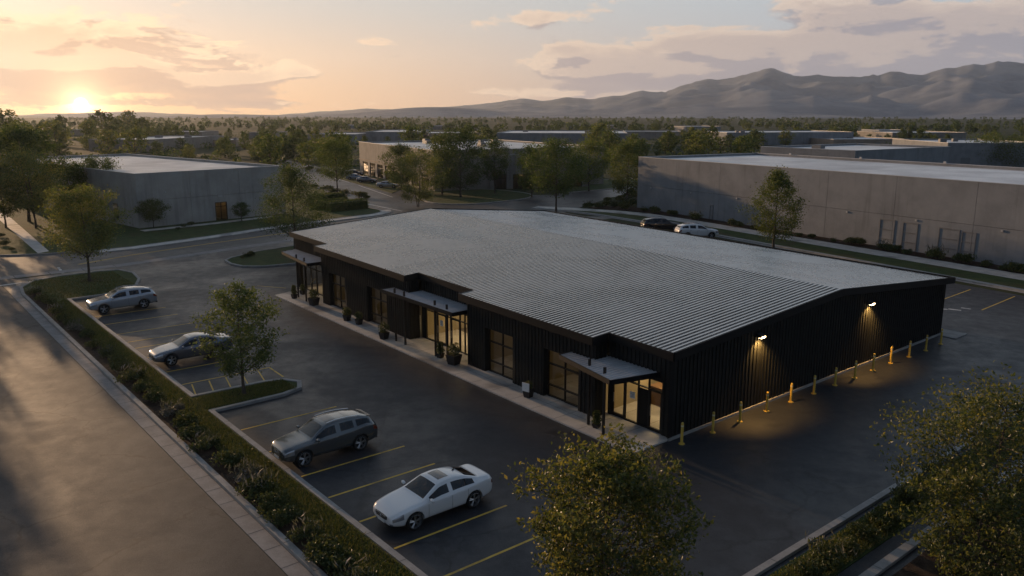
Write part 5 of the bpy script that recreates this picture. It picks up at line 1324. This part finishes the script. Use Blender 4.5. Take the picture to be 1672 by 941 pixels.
def lit_window(t, x0, x1, z0, z1, y, mull=(), lit=.0, nm='window', bars=()):
    mb = MB(); f = .08
    mb.box(x0, x1, y, y+.12, z0, z0+f); mb.box(x0, x1, y, y+.12, z1-f, z1)
    for x in [x0] + list(mull) + [x1-f]: mb.box(x, x+f, y+.002, y+.118, z0+f, z1-f)
    for z in bars: mb.box(x0+f, x1-f, y+.01, y+.11, z, z+f)
    fr = mb.build(nm, M['bronze'], t)
    MB().add([(x0+f, y+.06, z0+f), (x1-f, y+.06, z0+f), (x1-f, y+.06, z1-f), (x0+f, y+.06, z1-f)], [(0, 1, 2, 3)]).build('pane', M['dim_glass'], fr)
    mb = MB()       # the lit room behind it
    mb.add([(x0, y+.2, z0), (x1, y+.2, z0), (x1, y+2.6, z0), (x0, y+2.6, z0), (x0, y+.2, z1+.1), (x1, y+.2, z1+.1), (x1, y+2.6, z1+.1), (x0, y+2.6, z1+.1)], [(0, 1, 2, 3), (7, 6, 5, 4), (1, 5, 6, 2), (2, 6, 7, 3), (3, 7, 4, 0)])
    mb.build('room', M['int_wall'], t)
    if lit:
        mb = MB(); mb.box((x0+x1)/2-.4, (x0+x1)/2+.4, y+1, y+1.3, z1-.02, z1+.03); mb.build('room_light', M['room_glow'], t)
M['room_glow'] = principled('room_glow', (.8, .7, .5), .5, emit=(1.0, .68, .32), estr=4.0)
def angle(p, q): d = q-p; return math.atan2(d.y, d.x)
# the long concrete building on the right
ang = angle(RW0, RW1)
RBW = warehouse('warehouse', 'long grey concrete building with panel joints behind the verge on the right', RW0, ang, 104, 27, 8.42, 'tilt', 9.4, 3.9, (), z=0, units=0)
for x0, x1, z0, z1, lab in ((45.6, 47.6, .1, 3.35, 0), (48.6, 50.5, .1, 3.3, 0), (53.0, 55.4, .1, 3.2, 0), (55.6, 57.2, .1, 3.1, 0), (27.5, 28.9, .1, 2.3, 0), (17.2, 17.9, .1, 2.2, 0)):
    mb = MB()
    for xa, xb, za, zb in ((x0, x0+.10, z0, z1), (x1-.10, x1, z0, z1), (x0+.1, x1-.1, z1-.10, z1), (x0+.1, x1-.1, lerp(z0, z1, .62), lerp(z0, z1, .62)+.07), (x0+.1, x1-.1, lerp(z0, z1, .28), lerp(z0, z1, .28)+.07)): mb.box(xa, xb, -.06, -.003, za, zb)
    mb.build('pipe_frame', M['frame_grey'], RBW)
for x in (3.5, 13, 22.5, 31.6, 41, 50.2, 59.8, 69): MB().box(x-.12, x+.12, -.12, -.003, 3.55, 3.75).build('wall_box', M['coping'], RBW)
# vents along the roof edge behind
for i, (x, y) in enumerate(((8, 26.7), (22, 26.8), (36, 26.7), (50, 26.7), (60, 26.7))): MB().box(x-.2, x+.2, y-.15, y, 8.5, 8.75).build('roof_vent', M['coping'], RBW)
# second, higher hall just behind it
def from_px(px, py): return at(px, py)
P = RB(38, -34); 
HP, HQ, HR = at(1242, 240, 9.0), at(1397, 246.5, 9.0), at(1513, 238.5, 9.0); HP.z = HQ.z = 0
hu = (HQ-HP).normalized(); hd = abs((HR-HQ).dot(Vector((-hu.y, hu.x, 0))))
warehouse('warehouse', 'grey concrete hall rising behind the long building on the right', HP, angle(HP, HQ), (HQ-HP).length, hd, 9.0, 'tilt', 11, None, units=1, seed=4)
# left concrete building
LP, LQ = at(228, 374), at(455, 350.5); la = angle(LP, LQ); LL = 22.9
dx = 12.15
LBW = warehouse('concrete_building', 'low grey concrete building with a lit glass doorway beyond the street on the left', LP, la, LL, 57, 7.45, 'tilt_light', 7.6, 3.75, ((dx-.95, dx+.95, 0, 2.72),), units=0, seed=3)
lit_window(LBW, dx-.93, dx+.93, .02, 2.7, .05, (dx-.04,), .6, 'glass_door', (2.05,))
for x, z, w in ((dx-.1, 3.6, .32),): MB().box(x-w, x+w, -.14, -.003, z-.12, z+.12).build('wall_fitting', M['coping'], LBW)
for x, z in ((4.0, 4.75), (18.9, 4.9)): MB().box(x-.1, x+.1, -.10, -.003, z-.08, z+.08).build('camera_box', M['coping'], LBW)
for y0 in (6.5, 11, 15.5):
    mb = MB(); mb.box(-.06, -.003, y0, y0+1.5, .9, 3.0); mb.build('side_window', M['blk_gloss'], LBW)
# tan storefront building beyond the side road
MP, MQ = at(588, 283.5), at(668, 303); ma = angle(MP, MQ); ML = (MQ-MP).length
ops = [(x, x+4.6, 0.0, 3.4) for x in np.arange(3, ML+14, 6.4)]
MBW = warehouse('storefront_building', 'tan stucco storefront building with lit windows beyond the side road', MP, ma, ML+16, 40, 8.2, 'tan', 6.4, None, ops, units=5, seed=8)
for i, o in enumerate(ops): lit_window(MBW, o[0], o[1], .02, 3.38, .10, (o[0]+1.5, o[0]+3.0), 1 if i in (0, 1, 3, 4) else .4, 'shop_window', (2.4,))
mb = MB(); mb.box(0, ML+16, -.10, -.003, 3.75, 3.95); mb.build('band_trim', M['tan2'], MBW)
NP, NQ = at(800, 309.5), at(962, 305); na = angle(NP, NQ); NL = (NQ-NP).length
ops = [(1.2, 3.6, 0, 3.0), (5, 9.5, 0, 3.0), (12, 14.5, 0, 3.0), (17, 20.5, 0, 3.0)]
NBW = warehouse('storefront_building', 'low tan building with lit windows behind the centre lawn trees', NP, na, max(NL, 22), 42, 7.0, 'tan', 6, None, ops, units=4, seed=9)
for i, o in enumerate(ops): lit_window(NBW, o[0], o[1], .02, 2.98, .1, (o[0]+1.2,), 1 if i in (0, 2) else .4, 'shop_window', (2.2,))
# halls across the valley: left px, right px, base row, top row, depth, wall colour, label
FAR = [
 (146, 254, 247, 227, 60, 'tan', 'long low hall directly beyond the left concrete building below the sun'),
 (405, 446, 227, 216.5, 30, 'tan', 'small pale hall among trees left of centre near the valley floor'),
 (340, 384, 240, 229.5, 25, 'tan2', 'small brownish hall half hidden by trees above the left concrete building'),
 (503, 582, 234, 219, 40, 'tilt', 'grey hall with a bright roof edge above the side road tree'),
 (598, 686, 233, 215.5, 60, 'tilt', 'two faced grey hall with a thin bright roof above the tan storefront'),
 (700, 785, 234, 217.5, 40, 'tan2', 'brownish hall behind the tallest dark tree'),
 (811, 1022, 241, 217.5, 60, 'tilt', 'long grey hall with a wide roof above the broad bushy tree'),
 (832, 962, 262, 243, 40, 'tilt', 'low hall with a pale roof directly behind the broad bushy tree'),
 (1186, 1412, 238, 217.5, 40, 'tilt', 'long grey hall across the valley above the long concrete building'),
 (1434, 1482, 228, 213, 30, 'tilt', 'small bluish hall on the right among far trees'),
 (1456, 1582, 232, 217.5, 40, 'tan', 'tan low hall on the right above the higher concrete hall'),
 (1498, 1543, 266, 236, 30, 'tan2', 'brown block building beside the wide dark tree on the right'),
 (1543, 1700, 278, 235, 36, 'tilt', 'grey building behind the wide dark tree at the right edge'),
 (1360, 1490, 240, 228.5, 40, 'tan2', 'low roofed hall just above the higher concrete hall'),
 (1020, 1110, 228, 215, 30, 'tan', 'pale hall between far trees right of the long grey hall'),
 (255, 330, 226, 215, 30, 'tan', 'hazy low hall among far trees right of the sun'),
 (60, 130, 222, 212, 30, 'tan', 'hazy hall at the left under the sun behind the tall tree'),
 (700, 780, 212, 206, 40, 'tan', 'faint distant hall on the valley floor at the middle'),
 (560, 620, 210, 204.5, 40, 'tilt', 'faint distant pale hall left of the middle'),
 (1120, 1180, 216, 207, 40, 'tilt', 'faint distant hall on the valley floor right of the middle'),
 (930, 1010, 211, 205, 40, 'tan', 'faint distant hall below the main mountain peak'),
]
FARBOX = []
for i, (x0, x1, yb, yt, D, mat, lab) in enumerate(FAR):
    p, q = at(x0, yb), at(x1, yb); d = math.hypot(p.x, p.y)
    # height from the two rows at that distance
    ey = lambda row: pazel((x0+x1)/2, row)[1]
    h = max(3.2, HC + d*math.tan(ey(yt))) if ey(yt) < 0 else 6
    tilt = ((i*37) % 11 - 5)*.035
    LL_ = (q-p).length
    t = warehouse('distant_hall', lab, p, angle(p, q)+tilt, LL_, D, h, mat, max(8, LL_/6), None, (), 'halls across the valley', units=2 if d < 420 else 0, seed=i+20, side_step=14)
    if d < 480:
        k = 3 + i % 3
        for j in range(k):
            x = LL_*(j+.7)/(k+.6); MB().box(x-1.3, x+1.3, -.05, -.004, .2, min(3.4, h*.55)).build('dock_door', M['frame_grey'], t)
    FARBOX.append((p, q, D, d))

# ------------------------------------------------------------------ trees across the valley
FT = [make_tree('valley_tree', '', m, one=True, seed=100+i, H=h, R=r, zb=h*.12, nl=1150, leaf=lf, shape=sh, nlimb=16, r0=.2, sub=2, sig=.26)
      for i, (m, h, r, sh, lf) in enumerate((('leaf_dark', 9, 3.5, 'oval', .75), ('leaf_dark', 10, 3.3, 'cone', .72), ('leaf', 8, 3.7, 'round', .75), ('leaf', 9, 3.2, 'oval', .7), ('leaf_dark', 7.5, 4.0, 'spread', .8), ('leaf_gold', 8, 3.3, 'oval', .7), ('leaf_dark', 11, 2.2, 'cone', .62)))]
used_proto = set(); rg = random.Random(77)
KIND = ['dense oval dark tree', 'pointed dark tree', 'round mid green tree', 'loose green tree', 'low wide dark tree', 'golden green tree', 'slim pointed dark tree']
def blocked(p, r):
    for a, b, D, d in FARBOX:
        u = (b-a).normalized(); w = Vector((-u.y, u.x, 0)); q = p-a; s, o = q.dot(u), q.dot(w)
        if -r < s < (b-a).length+r and -r*.5 < o < D+r*.3: return True
    for (P, an, L, D) in ((LP, la, LL, 58), (MP, ma, ML+16, 41), (NP, na, max(NL, 22), 43), (RW0, ang, 104, 62)):
        u = Vector((math.cos(an), math.sin(an), 0)); w = Vector((-u.y, u.x, 0)); q = p-P; s, o = q.dot(u), q.dot(w)
        if -r*.7 < s < L+r*.7 and -r*.5 < o < D+r*.6: return True
    return False
count = 0
def far_tree(p, k, H, where):
    global count
    src = FT[k]
    if k in used_proto: o = src.copy(); COL.objects.link(o)
    else: o = src; used_proto.add(k)
    base = (9, 10, 8, 9, 7.5, 8, 11)[k]; s = H/base
    s *= rg.choice((.7, .9, 1, 1, 1.15, 1.35)); place(o, (p.x, p.y, -.05), rg.uniform(0, 6.28), (s*rg.uniform(.92, 1.15), s*rg.uniform(.92, 1.15), s))
    o['label'] = '%s %s' % (KIND[k], where); o['group'] = '%ss %s' % (KIND[k], where); count += 1
# rows of trees by screen column and base row, then set on the ground there
BANDS = [ # x0, x1, base row range, number, height range, kinds, where
 (255, 480, (252, 268), 15, (5, 7), (0, 2, 3, 4, 5), 'behind the left concrete building'),
 (200, 560, (226, 246), 38, (5, 8), (0, 1, 2, 3, 5), 'between the halls left of the side road'),
 (430, 560, (262, 276), 9, (7, 10), (0, 2, 3, 5), 'at the far end of the side road'),
 (560, 830, (236, 258), 20, (6, 8.5), (0, 1, 2, 3, 5), 'behind the tan storefronts'),
 (960, 1240, (240, 262), 32, (6, 9), (0, 2, 3, 5), 'in the grove left of the long concrete roof'),
 (1080, 1480, (226, 242), 24, (5, 7), (0, 2, 4, 5), 'beyond the long concrete roof'),
 (1420, 1690, (222, 250), 20, (5, 8.5), (0, 1, 2, 4), 'at the right edge beyond the concrete halls'),
 (-80, 240, (222, 262), 30, (7, 13), (0, 1, 2, 5), 'at the left edge below the setting sun'),
]
for x0, x1, (r0, r1), n, (h0, h1), ks, where in BANDS:
    c = 0; tries = 0
    while c < n and tries < 400:
        tries += 1; px = rg.uniform(x0, x1); row = rg.uniform(r0, r1); p = at(px, row); k = rg.choice(ks); H = rg.uniform(h0, h1)
        if blocked(p, H*.33): continue
        far_tree(p, k, H, where); c += 1
for n, (d0, d1), h, where in ((64, (480, 800), (4.5, 7.5), 'scattered over the middle of the valley floor'), (20, (800, 1200), (5, 8.5), 'far out on the hazy valley floor')):
    c = 0
    while c < n:
        az = rg.uniform(-.62, .62); d = rg.uniform(*d0_d1) if False else rg.uniform(d0, d1); p = Vector((d*math.sin(az), d*math.cos(az), 0)); k = rg.choice((0, 1, 2, 4, 6))
        if blocked(p, 4): continue
        far_tree(p, k, rg.uniform(*h), where); c += 1
# the hazy woods farther out read as one mass
def woods():
    r2 = np.random.default_rng(9); v = []
    for i in range(2300):
        az = r2.uniform(-.75, .75); d = 700*math.exp(r2.uniform(0, 1.35)); x, y = d*math.sin(az), d*math.cos(az)
        if math.sin(az*23+d*.006)+math.sin(d*.011+az*9) < -.35: continue
        H = r2.uniform(4, 8); n = 46; c = r2.normal(size=(n, 3)); c /= np.linalg.norm(c, axis=1)[:, None]; c *= (r2.uniform(.4, 1, n)**.5)[:, None]*np.array([H*.42, H*.42, H*.46]); c += np.array([x, y, H*.5]); c[:, 2] = np.maximum(c[:, 2], .2)
        v.append(leaf_quads(c, c - np.array([x, y, H*.3]), 2.4, r2, .7))
    mb = MB(); add_quads(mb, np.concatenate(v)); tag(mb.build('distant_woods', M['leaf_dark']), kind='stuff')
woods()
def scrub():
    r2 = np.random.default_rng(19); v = []
    for i in range(900):
        az = r2.uniform(-.7, .7); d = 230*math.exp(r2.uniform(0, 1.2)); x, y = d*math.sin(az), d*math.cos(az)
        if blocked(Vector((x, y, 0)), 3): continue
        H = r2.uniform(1.0, 2.8); n = 26; c = r2.normal(size=(n, 3)); c /= np.linalg.norm(c, axis=1)[:, None]; c *= np.array([H*.8, H*.8, H*.5]); c += np.array([x, y, H*.4]); c[:, 2] = np.maximum(c[:, 2], .1)
        v.append(leaf_quads(c, c - np.array([x, y, 0]), 1.0, r2, .7))
    mb = MB(); add_quads(mb, np.concatenate(v)); tag(mb.build('scrub_undergrowth', M['leaf_dark']), kind='stuff')
scrub()
